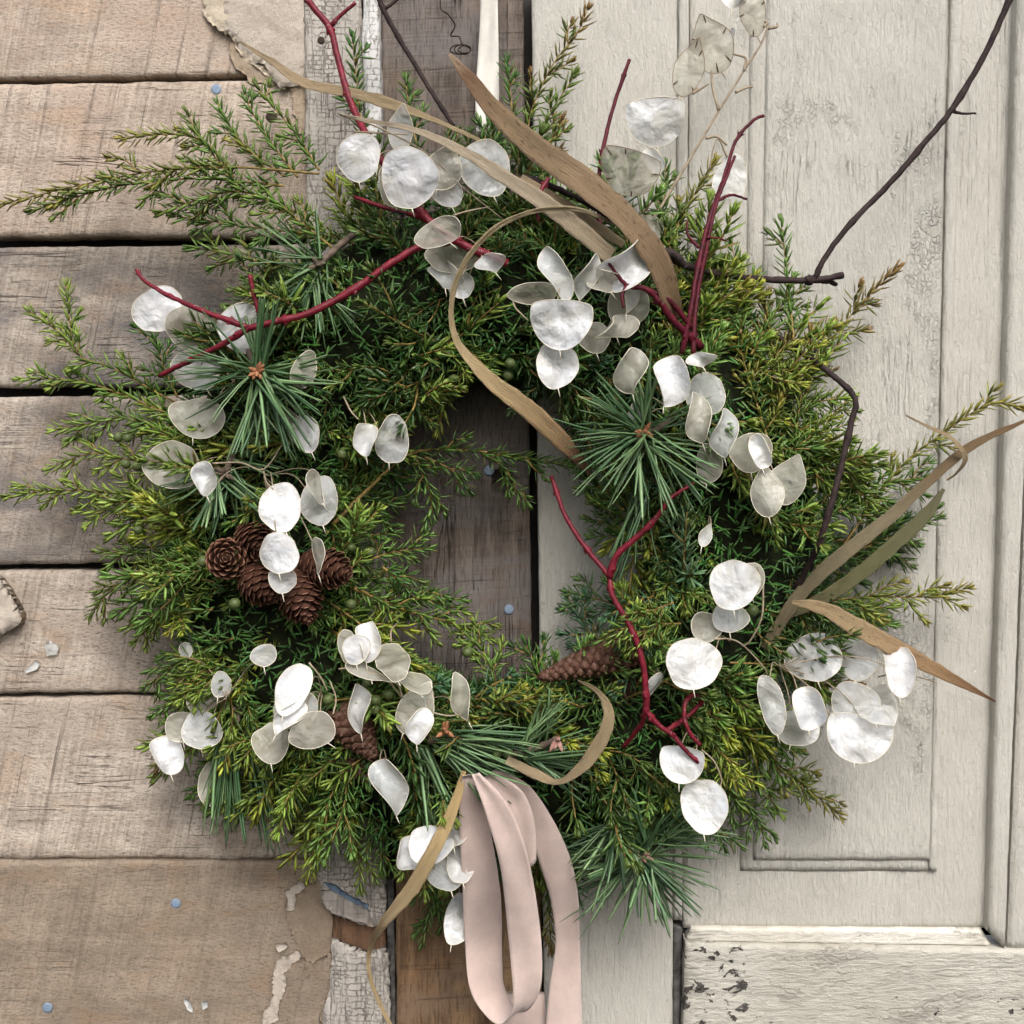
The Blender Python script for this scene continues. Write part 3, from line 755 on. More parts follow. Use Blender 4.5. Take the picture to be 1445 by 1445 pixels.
# --- sprigs whose outlines stand out against the wall, the door and the hole
def hero(pts, col, tip, nb, bl, seed, off=0.0, **kw):
    rng = random.Random(seed)
    path = []
    for q in pts:
        d = q[2] if len(q) > 2 else surf(q[0], q[1]) + off
        path.append(tuple(P(q[0], q[1], d)))
    acc, N = Acc(), []
    branchy(cr(path, 5), rng, nb, bl * PX, acc, N, col=col, tip=tip, **kw)
    return sprig_object(acc, N, wreath)
D5 = .035
HERO = [
 # upper left fan
 ([(450, 245, .09), (330, 236, .07), (215, 242, .055), (110, 262, .045), (2, 288, .04)], 'olive', 'gold', 4, 55, dict(bare=.25, nl=.0132, ang=(48, 32), ds=.0062)),
 ([(400, 262, .08), (280, 252, .06), (170, 262, .05), (45, 296, .04)], 'mid', 'olive', 5, 50, dict(nl=.0132, ang=(50, 34))),
 ([(330, 245, .06), (295, 205, .05), (250, 190, .045), (172, 194, .04)], 'mid', 'gold', 2, 30, dict(bare=.2)),
 ([(330, 250, .07), (290, 205, .05), (262, 158, .045)], 'mid', 'olive', 1, 30, {}),
 ([(400, 248, .08), (350, 210, .06), (322, 175, .05), (308, 145, .045)], 'mid', 'mid', 1, 30, {}),
 ([(420, 250, .08), (378, 195, .06), (352, 150, .05), (347, 133, .045)], 'mid', 'mid', 1, 30, {}),
 ([(450, 240, .08), (415, 185, .06), (380, 145, .05), (362, 120, .045)], 'mid', 'olive', 2, 30, {}),
 ([(420, 300, .08), (340, 270, .075), (270, 285, .06), (225, 300, .05)], 'mid', 'olive', 4, 45, {}),
 ([(440, 330, .08), (350, 320, .07), (285, 310, .055), (245, 305, .05)], 'mid', 'mid', 4, 50, {}),
 ([(430, 380, .09), (370, 370, .08), (310, 355, .06), (268, 350, .05)], 'olive', 'mid', 4, 50, {}),
 ([(470, 350, .09), (420, 310, .09), (390, 285, .08), (340, 278, .07)], 'mid', 'lime', 3, 45, {}),
 # top
 ([(520, 235, .07), (508, 160, .05), (502, 100, .045), (497, 52, .04)], 'mid', 'deep', 2, 35, {}),
 ([(600, 240, .07), (582, 180, .06), (572, 112, .045)], 'deep', 'mid', 4, 40, {}),
 ([(650, 250, .07), (680, 205, .06), (690, 170, .05)], 'deep', 'mid', 3, 40, {}),
 ([(735, 260, .07), (748, 165, .055), (778, 95, .05), (815, 45, .045), (829, 14, .045)], 'mid', 'brown', 3, 40, dict(bare=.15)),
 ([(745, 250, .07), (775, 165, .055), (812, 105, .05)], 'mid', 'olive', 2, 40, {}),
 ([(730, 230, .07), (722, 150, .055), (715, 85, .045)], 'mid', 'deep', 1, 30, {}),
 ([(760, 275, .08), (770, 215, .06), (792, 170, .05)], 'mid', 'brown', 2, 35, {}),
 ([(690, 280, .08), (720, 220, .07), (742, 190, .06)], 'deep', 'mid', 4, 45, {}),
 ([(830, 330, .08), (860, 280, .06), (845, 225, .05)], 'deep', 'mid', 3, 40, {}),
 ([(915, 370, .09), (935, 300, .06), (940, 232, .045)], 'mid', 'mid', 3, 40, {}),
 ([(935, 370, .08), (965, 300, .06), (1008, 228, .045)], 'olive', 'gold', 3, 38, dict(ang=(50, 34))),
 ([(1010, 440, .08), (1000, 385, .06), (995, 340, .05)], 'mid', 'olive', 3, 40, {}),
 ([(1045, 470, .09), (1050, 420, .06), (1032, 345, .045)], 'mid', 'mid', 3, 40, {}),
 ([(1120, 480, .08), (1112, 400, .05), (1102, 312, .04)], 'mid', 'mid', 3, 34, dict(ang=(48, 32))),
 ([(1060, 500, .09), (1095, 440, .06), (1140, 400, .05)], 'mid', 'olive', 4, 40, {}),
 # right
 ([(1120, 600, .08), (1155, 510, .06), (1205, 440, .05), (1266, 378, .045)], 'olive', 'brown', 5, 42, dict(ang=(48, 32))),
 ([(1100, 580, .09), (1130, 500, .07), (1175, 455, .05)], 'olive', 'brown', 3, 36, {}),
 ([(1105, 560, .09), (1090, 480, .07), (1074, 412, .055)], 'olive', 'brown', 4, 40, dict(ang=(48, 32))),
 ([(1090, 640, .10), (1060, 545, .085), (1038, 470, .075)], 'olive', 'gold', 4, 45, {}),
 ([(1130, 680, .09), (1165, 600, .07), (1200, 560, .05)], 'mid', 'olive', 5, 50, {}),
 ([(1120, 700, .10), (1125, 600, .09), (1135, 530, .07)], 'mid', 'olive', 5, 48, {}),
 ([(1190, 770, .07), (1270, 660, .055), (1330, 612, .05), (1395, 570, .045), (1438, 574, .045)], 'olive', 'gold', 3, 36, dict(bare=.1, ang=(44, 30))),
 ([(1150, 740, .08), (1230, 690, .06), (1320, 668, .05)], 'mid', 'mid', 6, 50, {}),
 ([(1150, 760, .08), (1190, 690, .06), (1228, 640, .05)], 'mid', 'deep', 5, 46, {}),
 ([(1150, 800, .07), (1240, 765, .055), (1325, 730, .045)], 'mid', 'mid', 6, 48, {}),
 ([(1140, 850, .08), (1230, 842, .06), (1310, 842, .05), (1366, 830, .045)], 'lime', 'gold', 5, 46, dict(ang=(50, 34))),
 ([(1120, 860, .08), (1200, 880, .06), (1262, 880, .045)], 'mid', 'mid', 5, 46, {}),
 ([(1030, 935, .10), (1100, 940, .075), (1160, 962, .065), (1212, 966, .06)], 'olive', 'brown', 2, 30, dict(bare=.2, ang=(44, 30))),
 ([(1080, 860, .09), (1130, 890, .07), (1200, 905, .06)], 'mid', 'mid', 5, 46, {}),
 # lower right
 ([(1000, 1040, .09), (1070, 1060, .06), (1130, 1105, .045), (1186, 1152, .04)], 'mid', 'gold', 7, 50, dict(ang=(62, 42))),
 ([(980, 1080, .08), (1060, 1110, .06), (1110, 1115, .045), (1150, 1098, .04)], 'mid', 'lime', 5, 46, {}),
 ([(960, 1090, .08), (1030, 1120, .06), (1065, 1150, .045), (1080, 1190, .035)], 'mid', 'mid', 5, 44, {}),
 ([(990, 1000, .09), (1060, 1030, .07), (1130, 1060, .055)], 'deep', 'mid', 6, 48, {}),
 ([(940, 1120, .07), (1000, 1150, .05), (1022, 1195, .04)], 'deep', 'mid', 4, 40, {}),
 ([(880, 1090, .09), (900, 1140, .07), (930, 1185, .05)], 'deep', 'mid', 5, 46, {}),
 ([(840, 1100, .09), (850, 1150, .07), (860, 1205, .045)], 'deep', 'mid', 5, 46, {}),
 # foot
 ([(755, 1150, .075), (766, 1210, .062), (766, 1250, .056)], 'mid', 'lime', 4, 42, {}),
 ([(770, 1230, .05), (775, 1290, .04), (778, 1340, .034)], 'mid', 'brown', 2, 24, dict(ang=(44, 30))),
 ([(620, 1190, .04), (612, 1260, .03), (596, 1330, .024)], 'deep', 'mid', 4, 40, dict(ang=(44, 30))),
 ([(640, 1180, .04), (640, 1260, .03), (622, 1310, .022)], 'mid', 'mid', 2, 40, dict(ang=(44, 30))),
 ([(440, 1020, .09), (430, 1080, .07), (440, 1150, .05), (442, 1228, .04)], 'lime', 'lime', 4, 42, dict(r0=.0016)),
 ([(460, 1060, .08), (485, 1130, .06), (505, 1200, .045), (508, 1255, .04)], 'lime', 'olive', 3, 42, dict(bare=.2)),
 ([(420, 1050, .08), (410, 1110, .06), (425, 1180, .04)], 'lime', 'lime', 4, 44, {}),
 ([(490, 1100, .07), (530, 1160, .05), (540, 1230, .04)], 'mid', 'mid', 4, 44, {}),
 ([(350, 980, .09), (290, 1000, .07), (245, 1045, .06), (222, 1085, .055)], 'olive', 'brown', 2, 26, dict(bare=.3, ang=(44, 30))),
 ([(330, 900, .09), (260, 930, .06), (205, 970, .045)], 'mid', 'mid', 6, 46, {}),
 ([(340, 960, .08), (270, 975, .06), (215, 1010, .045)], 'mid', 'mid', 6, 44, {}),
 ([(330, 1000, .07), (300, 1080, .05), (288, 1140, .035)], 'deep', 'mid', 4, 40, {}),
 ([(380, 1020, .08), (350, 1090, .05), (340, 1150, .035)], 'mid', 'lime', 5, 42, {}),
 # left
 ([(250, 570, .07), (160, 520, .055), (110, 500, .05), (98, 450, .045), (94, 402, .04)], 'mid', 'lime', 5, 30, dict(bare=.1, ang=(50, 34))),
 ([(110, 500, .05), (85, 470, .045), (42, 440, .04)], 'lime', 'lime', 2, 24, dict(bare=.1)),
 ([(230, 580, .07), (140, 545, .05), (90, 535, .045), (28, 536, .04)], 'mid', 'lime', 4, 34, dict(bare=.2)),
 ([(260, 620, .08), (180, 590, .055), (130, 598, .045), (76, 606, .04)], 'mid', 'lime', 5, 40, {}),
 ([(270, 660, .08), (190, 650, .055), (130, 640, .045), (70, 660, .04)], 'lime', 'lime', 5, 44, {}),
 ([(260, 705, .08), (150, 695, .055), (80, 692, .045), (10, 700, .04)], 'lime', 'lime', 5, 46, {}),
 ([(270, 730, .08), (190, 720, .06), (110, 722, .045)], 'lime', 'lime', 6, 46, {}),
 ([(280, 770, .08), (210, 780, .055), (140, 778, .045)], 'mid', 'olive', 5, 44, {}),
 ([(280, 800, .08), (200, 810, .055), (155, 835, .045), (128, 868, .04)], 'olive', 'olive', 4, 36, {}),
 ([(300, 860, .09), (230, 870, .06), (190, 905, .045)], 'mid', 'lime', 6, 46, {}),
 ([(250, 560, .08), (232, 520, .06), (218, 475, .05), (210, 462, .045)], 'mid', 'deep', 4, 36, {}),
 ([(270, 640, .09), (225, 600, .07), (195, 560, .055)], 'mid', 'mid', 5, 44, {}),
 # over the pine cone
 ([(950, 850, .125), (900, 872, .132), (862, 905, .128)], 'mid', 'lime', 4, 40, {}),
 ([(960, 880, .12), (915, 885, .13), (888, 920, .126)], 'lime', 'lime', 3, 34, {}),
 # into the hole
 ([(470, 700, .08), (520, 705, .06), (565, 715, .045)], 'deep', 'mid', 5, 46, {}),
 ([(460, 750, .08), (510, 755, .06), (560, 752, .045)], 'deep', 'mid', 5, 46, {}),
 ([(470, 830, .08), (520, 815, .06), (565, 812, .045)], 'mid', 'mid', 5, 46, {}),
 ([(480, 870, .08), (540, 850, .06), (600, 850, .045)], 'mid', 'mid', 5, 46, {}),
 ([(500, 640, .09), (540, 660, .06), (570, 690, .045)], 'deep', 'deep', 5, 46, {}),
 ([(470, 740, .08), (520, 690, .07), (580, 640, .06), (660, 636, .05), (735, 645, .045), (800, 655, .04)], 'deep', 'mid', 4, 50, dict(bare=.2, r0=.002)),
 ([(585, 642, .06), (605, 690, .055), (612, 730, .05)], 'mid', 'mid', 3, 42, dict(r0=.0014)),
 ([(600, 645, .06), (640, 665, .055), (662, 692, .05)], 'mid', 'deep', 2, 30, {}),
 ([(680, 640, .05), (715, 665, .045), (736, 710, .045)], 'mid', 'mid', 3, 34, {}),
 ([(520, 790, .08), (560, 778, .06), (606, 774, .05)], 'mid', 'mid', 3, 38, dict(bare=.2)),
 ([(500, 830, .09), (570, 860, .07), (640, 880, .055), (700, 905, .045)], 'mid', 'lime', 6, 46, dict(r0=.0018)),
 ([(540, 800, .08), (590, 840, .06), (650, 860, .05)], 'deep', 'mid', 5, 44, {}),
 ([(870, 930, .08), (830, 890, .06), (800, 840, .05)], 'blue', 'blue', 5, 44, {}),
 ([(900, 870, .09), (860, 850, .06), (800, 835, .05)], 'blue', 'mid', 5, 44, {}),
 ([(880, 720, .08), (850, 690, .06), (810, 660, .05)], 'deep', 'mid', 4, 40, {}),
 ([(900, 770, .08), (860, 740, .055), (835, 700, .045)], 'deep', 'mid', 4, 40, {}),
 ([(780, 1000, .08), (760, 950, .065), (740, 905, .05)], 'mid', 'deep', 5, 44, {}),
 ([(700, 980, .09), (690, 930, .07), (640, 880, .055)], 'mid', 'lime', 5, 44, {}),
]
for i, (pts, col, tip, nb, bl, kw) in enumerate(HERO):
    hero(pts, col, tip, nb, bl, 100 + i, **kw)

# --- filling sprigs: a few kinds, each copied round the ring
KIND = []
for i in range(12):
    rng = random.Random(500 + i)
    L = rng.uniform(.062, .085)
    path = cr([(0, 0, 0), (L * .5, rng.uniform(-.006, .006), rng.uniform(-.004, .006)), (L, rng.uniform(-.012, .012), rng.uniform(-.008, .008))], 5)
    acc, N = Acc(), []
    pts = [Vector(p) for p in path]
    kw = dict(col='mid', tip='lime' if i % 3 else 'mid', ds=.0044, nl=.0138, nw=.0025)
    grow(pts, rng, acc=acc, N=N, **kw)
    nb = rng.randint(3, 5)
    for b in range(nb):
        u = .1 + .75 * (b + .5) / nb; k = min(int(u * 10), 9)
        p = pts[k]; t = (pts[k + 1] - pts[k]).normalized()
        az = b * 2.4 + rng.uniform(-.4, .4)
        w = Vector((0, math.cos(az), math.sin(az)))
        bl = rng.uniform(.024, .040) * (1.1 - .4 * u)
        dr = (t * math.cos(R(42)) + w * math.sin(R(42))).normalized()
        grow(cr([p, p + dr * bl * .5, p + (dr + t * .25).normalized() * bl], 3), rng, acc=acc, N=N, **dict(kw, r0=.0008, r1=.0004))
    sm = mesh_data('juniper_sprig', acc.v, acc.f, M['stem'])
    nm = needle_mesh('needles', N, JT, M['juniper'], .08)
    KIND.append((sm, nm))
ROUT = [590, 545, 490, 515, 540, 550, 505, 490, 515, 525, 545, 515, 455, 470, 505, 520]
def rout(a):
    x = (a % (2 * math.pi)) / (2 * math.pi) * 16; i = int(x) % 16; t = x - int(x)
    return ROUT[i] * (1 - t) + ROUT[(i + 1) % 16] * t
TINT = {'deep': (.46, .54, .62), 'mid': (1, 1, 1), 'lime': (1.6, 1.3, .95), 'olive': (1.25, 1.0, .85), 'blue': (.7, .8, 1.9)}  # 'deep' goes darker than its green, tinting in shade at the top
fr = random.Random(77)
NF = 318 - len(HERO)
for i in range(NF):
    a = 2 * math.pi * (i + fr.uniform(-.5, .5)) / NF * 5          # five turns round the ring
    lay = fr.random()
    ro = rout(a)
    band = (i * 5 // NF)                                            # inner edge .. outer edge
    Ls = fr.choice((.85, 1.0, 1.15, 1.3, 1.5)) * fr.uniform(.95, 1.05); Lpx = Ls * .074 / PX
    radial = Vector((math.cos(a), math.sin(a))); tang = Vector((math.sin(a), -math.cos(a)))
    if band == 0:
        r0 = fr.uniform(250, 300); dv = -radial * fr.uniform(.2, .75) + tang * fr.choice((-1, 1)) * fr.uniform(.5, 1.1)
    elif band == 1:
        r0 = fr.uniform(230, 330); dv = radial * fr.uniform(-.3, .7) + tang * fr.uniform(-1, 1)
    elif band == 2:
        r0 = fr.uniform(290, 390); dv = radial * fr.uniform(.2, 1) + tang * fr.uniform(-.9, .9)
    elif band == 3:
        r0 = ro - Lpx - fr.uniform(0, 60); dv = radial * fr.uniform(.5, 1) + tang * fr.uniform(-.7, .7)
    else:
        r0 = ro - Lpx * .85 - fr.uniform(0, 25); dv = radial + tang * fr.uniform(-.55, .55)
    dv = dv + Vector((0, -.3))
    dv.normalize()
    px, py = WC[0] + radial.x * r0, WC[1] - radial.y * r0
    tx, ty = px + dv.x * Lpx, py - dv.y * Lpx
    tr = math.hypot(tx - WC[0], ty - WC[1])
    if tr < 165:                                                     # keep the hole open
        dv = (dv * .35 + tang * (1 if dv.dot(tang) > 0 else -1)).normalized(); tx, ty = px + dv.x * Lpx, py - dv.y * Lpx
    s0 = surf(px, py); s1 = surf(tx, ty)
    d0 = s0 * fr.uniform(.35, .75); d1 = s1 * fr.uniform(.62, 1.12) + .008
    if 630 < (px + tx) / 2 < 835 and max(py, ty) > 1110: d0 *= .6; d1 *= .58
    p0, p1 = P(px, py, d0), P(tx, ty, d1)
    ax = (p1 - p0).normalized()
    q = ax.to_track_quat('X', 'Z')
    rot = q.to_matrix().to_4x4() @ Matrix.Rotation(fr.uniform(0, 6.28), 4, 'X')
    sm, nm = KIND[i % len(KIND)]
    st = bpy.data.objects.new('juniper_sprig', sm); link(st, wreath, p0)
    st.rotation_euler = rot.to_euler(); st.scale = (Ls, Ls, Ls)
    nd = bpy.data.objects.new('needles', nm); COL.objects.link(nd); nd.parent = st; nd['kind'] = 'stuff'
    ang = math.degrees(a) % 360
    if 170 < ang < 265: ch = ['lime', 'lime', 'mid', 'olive', 'mid']
    elif 50 < ang < 150: ch = ['deep', 'mid', 'deep', 'deep', 'olive']
    elif ang >= 265: ch = ['mid', 'deep', 'deep', 'lime']
    else: ch = ['mid', 'olive', 'mid', 'lime']
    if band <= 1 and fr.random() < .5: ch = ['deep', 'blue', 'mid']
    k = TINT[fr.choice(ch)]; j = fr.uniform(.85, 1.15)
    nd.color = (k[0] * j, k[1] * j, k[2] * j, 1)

# --- short needles deep inside, hiding the ring
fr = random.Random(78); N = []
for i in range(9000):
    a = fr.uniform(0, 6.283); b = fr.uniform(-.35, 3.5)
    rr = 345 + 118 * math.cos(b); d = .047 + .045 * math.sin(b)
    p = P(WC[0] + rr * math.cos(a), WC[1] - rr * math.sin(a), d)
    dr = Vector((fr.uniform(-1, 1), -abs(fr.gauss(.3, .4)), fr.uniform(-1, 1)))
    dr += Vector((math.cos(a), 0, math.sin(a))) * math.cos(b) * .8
    c = tuple(x * fr.uniform(.7, 1.2) for x in GREENS['deep'])  # deep green only, painting in the shade inside the wreath
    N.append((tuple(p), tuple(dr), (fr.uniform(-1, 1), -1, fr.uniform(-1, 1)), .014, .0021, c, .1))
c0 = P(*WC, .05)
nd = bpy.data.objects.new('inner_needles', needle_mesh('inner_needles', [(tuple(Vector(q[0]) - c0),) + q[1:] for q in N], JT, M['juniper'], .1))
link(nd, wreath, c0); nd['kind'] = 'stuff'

# --- juniper berries
def uvball(c, r, sx=1, n=10, m_=7):
    v, f = [c + Vector((0, 0, r))], []
    for j in range(1, m_):
        t = math.pi * j / m_
        for i in range(n):
            a = 2 * math.pi * i / n
            v.append(c + Vector((math.sin(t) * math.cos(a) * sx, math.sin(t) * math.sin(a) * sx, math.cos(t))) * r)
    v.append(c - Vector((0, 0, r)))
    for i in range(n): f.append((0, 1 + i, 1 + (i + 1) % n))
    for j in range(m_ - 2):
        for i in range(n):
            a = 1 + j * n; f.append((a + i, a + n + i, a + n + (i + 1) % n, a + (i + 1) % n))
    l = 1 + (m_ - 2) * n
    for i in range(n): f.append((l + i, len(v) - 1, l + (i + 1) % n))
    return v, f
bv, bf = uvball(Vector(), .0043, .95)
bv = [p * (1 + .06 * math.cos(3 * math.atan2(p.y, p.x)) * max(p.z / .0043, 0)) for p in bv]
BM = mesh_data('berry', bv, bf, M['berry'])
for (x, y) in [(110, 617), (130, 618), (167, 617), (180, 618), (178, 655), (193, 658), (195, 748), (287, 792), (331, 852), (495, 853), (496, 772), (523, 779), (720, 513), (717, 530),
               (518, 962), (521, 950), (530, 988), (548, 980), (530, 1002), (463, 987), (702, 1062), (717, 1064), (660, 920), (482, 641), (1062, 862), (640, 535)]:
    o = bpy.data.objects.new('berry', BM); link(o, wreath, P(x, y, surf(x, y) + .010))
    s = rnd.uniform(.85, 1.1); o.scale = (s, s, s); o.rotation_euler = (rnd.uniform(0, 3), rnd.uniform(0, 3), 0)

# ================================================================== PINE SPRIGS
def pine(label, bud, twig, fans, seed, budmat='bud', nb=10):
    """bud=(px,py,d); twig = path; fans = [(px,py,d, ang_mid, ang_spread, length_px, count, out)] angles in photo degrees, 0 right, 90 up"""
    rng = random.Random(seed)
    c = P(*bud)
    root = empty('pine_sprig', c, label, 'pine sprig', 'pine sprigs tucked into the wreath')
    tp = cr([tuple(P(*q)) for q in twig], 6)
    mk('twig', *tube(tp, [.0026 + .0004 * math.sin(i * 1.7) for i in range(len(tp))], 7), M['pine_twig'], root)
    N = []
    for (x, y, d, am, sp, L, n, out) in fans:
        b = P(x, y, d)
        for k in range(n):
            if rng.random() < .48: continue
            a = R(am + rng.uniform(-sp, sp) * rng.uniform(.5, 1) if sp < 170 else rng.uniform(0, 360))
            o = out * rng.uniform(-.25, 1.15)
            dr = Vector((math.cos(a), -o, math.sin(a)))
            ln = L * PX * rng.uniform(.7, 1.15) * math.sqrt(1 + o * o) ** .7
            off = Vector((rng.uniform(-1, 1), rng.uniform(-1, 1), rng.uniform(-1, 1))) * .0065
            g = lerp3((.062, .135, .055), (.19, .29, .125), rng.random() ** 1.1)
            # bend: droop a little
            up = Vector((rng.uniform(-.5, .5), rng.uniform(-.5, .5), rng.choice((-1, -1, 1))))
            for tw in range(1 if rng.random() < .65 else 2):
                N.append((tuple(b + off), tuple(dr + Vector((rng.uniform(-1, 1), rng.uniform(-1, 1), rng.uniform(-1, 1))) * .09), tuple(up), ln, .0030 * rng.uniform(.8, 1.15), g, rng.uniform(-.02, .20)))
    me = needle_mesh('needles', [(tuple(Vector(q[0]) - c),) + q[1:] for q in N], PT, M['pine'], .08)
    nd_ = bpy.data.objects.new('needles', me); link(nd_, root, c); nd_['kind'] = 'stuff'
    acc = Acc()
    for k in range(nb):
        dr = Vector((rng.uniform(-1, 1), rng.uniform(-1, -.1), rng.uniform(-.8, 1))).normalized()
        p0 = c + dr * .001; L = rng.uniform(.006, .011)
        acc.add(tube(cr([p0, p0 + dr * L * .5, p0 + dr * L], 2), [.0014, .0022, .0021, .0013, .0003], 6))
    mk('bud', acc.v, acc.f, M[budmat], root)
    return root
pine('pine tuft with an orange bud under the forked red twig', (363, 525, .128), [(363, 525, .127), (350, 490, .11), (340, 440, .07)],
     [(363, 525, .123, 268, 112, 106, 62, .9), (363, 525, .123, 70, 100, 90, 26, .6), (363, 530, .123, 165, 40, 95, 14, .4), (363, 528, .123, -15, 40, 95, 16, .4), (370, 560, .115, 270, 40, 85, 30, .3)], 1)
pine('dark pine tuft with a brown bud beside the small white pod left of the cones', (318, 668, .115), [(318, 668, .113), (330, 640, .10), (350, 600, .08)],
     [(318, 668, .110, 285, 55, 88, 46, .45), (318, 668, .110, 200, 40, 85, 14, .4), (330, 640, .105, 0, 50, 75, 16, .4)], 2, 'pine_twig', 8)
pine('pine tuft with a reddish bud right of the hole', (908, 612, .128), [(908, 612, .127), (935, 600, .12), (960, 580, .09)],
     [(908, 612, .124, 265, 105, 104, 64, .9), (908, 612, .124, 115, 75, 95, 34, .5), (908, 612, .124, 170, 40, 82, 20, .5), (908, 612, .124, 5, 45, 100, 18, .4), (905, 690, .105, 262, 30, 115, 26, .25)], 3)
pine('pine tuft with a pinkish bud at the lower right of the ribbon', (905, 1207, .075), [(880, 1217, .075), (905, 1207, .074), (930, 1195, .07)],
     [(905, 1207, .075, 0, 180, 95, 130, .6), (905, 1207, .07, 95, 55, 105, 26, .4), (905, 1210, .07, 190, 45, 120, 26, .3), (905, 1212, .07, 290, 60, 95, 26, .3), (872, 1165, .085, 235, 70, 90, 46, .4), (930, 1180, .08, 40, 70, 85, 40, .4), (860, 1190, .07, 200, 50, 70, 30, .2)], 4, 'bud_pink', 11)
pine('pine sprig lying sideways above the pink ribbon', (628, 1032, .128), [(605, 1046, .115), (640, 1040, .118), (665, 1048, .114)],
     [(640, 1040, .118, 0, 28, 100, 40, .3), (620, 1045, .116, -25, 30, 112, 36, .35), (640, 1060, .110, -50, 30, 85, 26, .3), (600, 1060, .105, -70, 22, 105, 30, .2), (610, 1110, .085, 275, 22, 100, 34, .15)], 5, 'bud', 6)
pine('pine sprig with a pointed pink bud inside the curled dry blade', (786, 1043, .128), [(722, 1066, .11), (755, 1056, .118), (786, 1043, .126)],
     [(740, 1060, .115, 40, 45, 88, 30, .4), (735, 1062, .115, -15, 35, 95, 32, .4), (760, 1052, .118, 75, 30, 70, 12, .3)], 6, 'bud_pink', 4)
pine('pine tuft hanging down at the lower left of the wreath', (335, 1005, .08), [(335, 1005, .075), (345, 970, .07), (360, 940, .06)],
     [(322, 1005, .07, 268, 12, 160, 40, .06), (345, 1010, .072, 290, 16, 165, 40, .1), (330, 1060, .06, 265, 14, 110, 22, .06)], 7, 'pine_twig', 5)
pine('dark pine tuft above the long red twig, near the upper left pods', (450, 375, .105), [(450, 375, .103), (475, 350, .09), (500, 330, .07)],
     [(450, 375, .10, 235, 60, 85, 40, .4), (450, 375, .10, 130, 60, 80, 18, .4), (445, 400, .10, 300, 50, 85, 26, .4)], 8, 'pine_twig', 5)

# ================================================================== CONES
def larch_scale():
    v, f = [], []
    nu, nv = 5, 8
    for side in (0, 1):
        for j in range(nu + 1):
            u = j / nu
            for i in range(nv + 1):
                s = i / nv * 2 - 1
                wd = .0066 * math.sin(math.pi * (.18 + .50 * u))
                rr = 1 - .42 * abs(s) ** 2.4 * u
                x = .0100 * u * rr
                y = wd * s
                z = .0010 * u * u + .0012 * u ** 4 - .0030 * s * s * u - (.0006 if side else 0)
                v.append(Vector((x, y, z)))
    w = nv + 1; o = (nu + 1) * w
    for j in range(nu):
        for i in range(nv):
            a = j * w + i
            f.append((a, a + 1, a + w + 1, a + w)); f.append((o + a, o + a + w, o + a + w + 1, o + a + 1))
    for i in range(nv):
        a = nu * w + i; f.append((a, a + 1, o + a + 1, o + a))
    for j in range(nu):
        a = j * w; f.append((a, a + w, o + a + w, o + a)); a += nv; f.append((a, o + a, o + a + w, a + w))
    return mesh_data('scale', v, f, M['larch_scale'])
def pine_scale():
    # low rhombic knob with a raised pale tip; X along the cone, Y across, Z outwards
    v, f = [Vector((.0006, 0, .0029))], []
    rings = [(.14, .0023), (.22, .0009), (1.0, .0001), (1.02, -.0015)]
    for (k, z) in rings:
        for i in range(8):
            a = 2 * math.pi * i / 8
            q = 1.0 / (abs(math.cos(a)) ** 1.2 + abs(math.sin(a)) ** 1.2) ** (1 / 1.2)
            v.append(Vector((.0050 * k * q * math.cos(a), .0060 * k * q * math.sin(a), z)))
    for i in range(8): f.append((0, 1 + i, 1 + (i + 1) % 8))
    for j in range(3):
        for i in range(8):
            a = 1 + j * 8; f.append((a + i, a + 8 + i, a + 8 + (i + 1) % 8, a + (i + 1) % 8))
    return mesh_data('scale', v, f, M['pine_scale'])
LS, PS = larch_scale(), pine_scale()
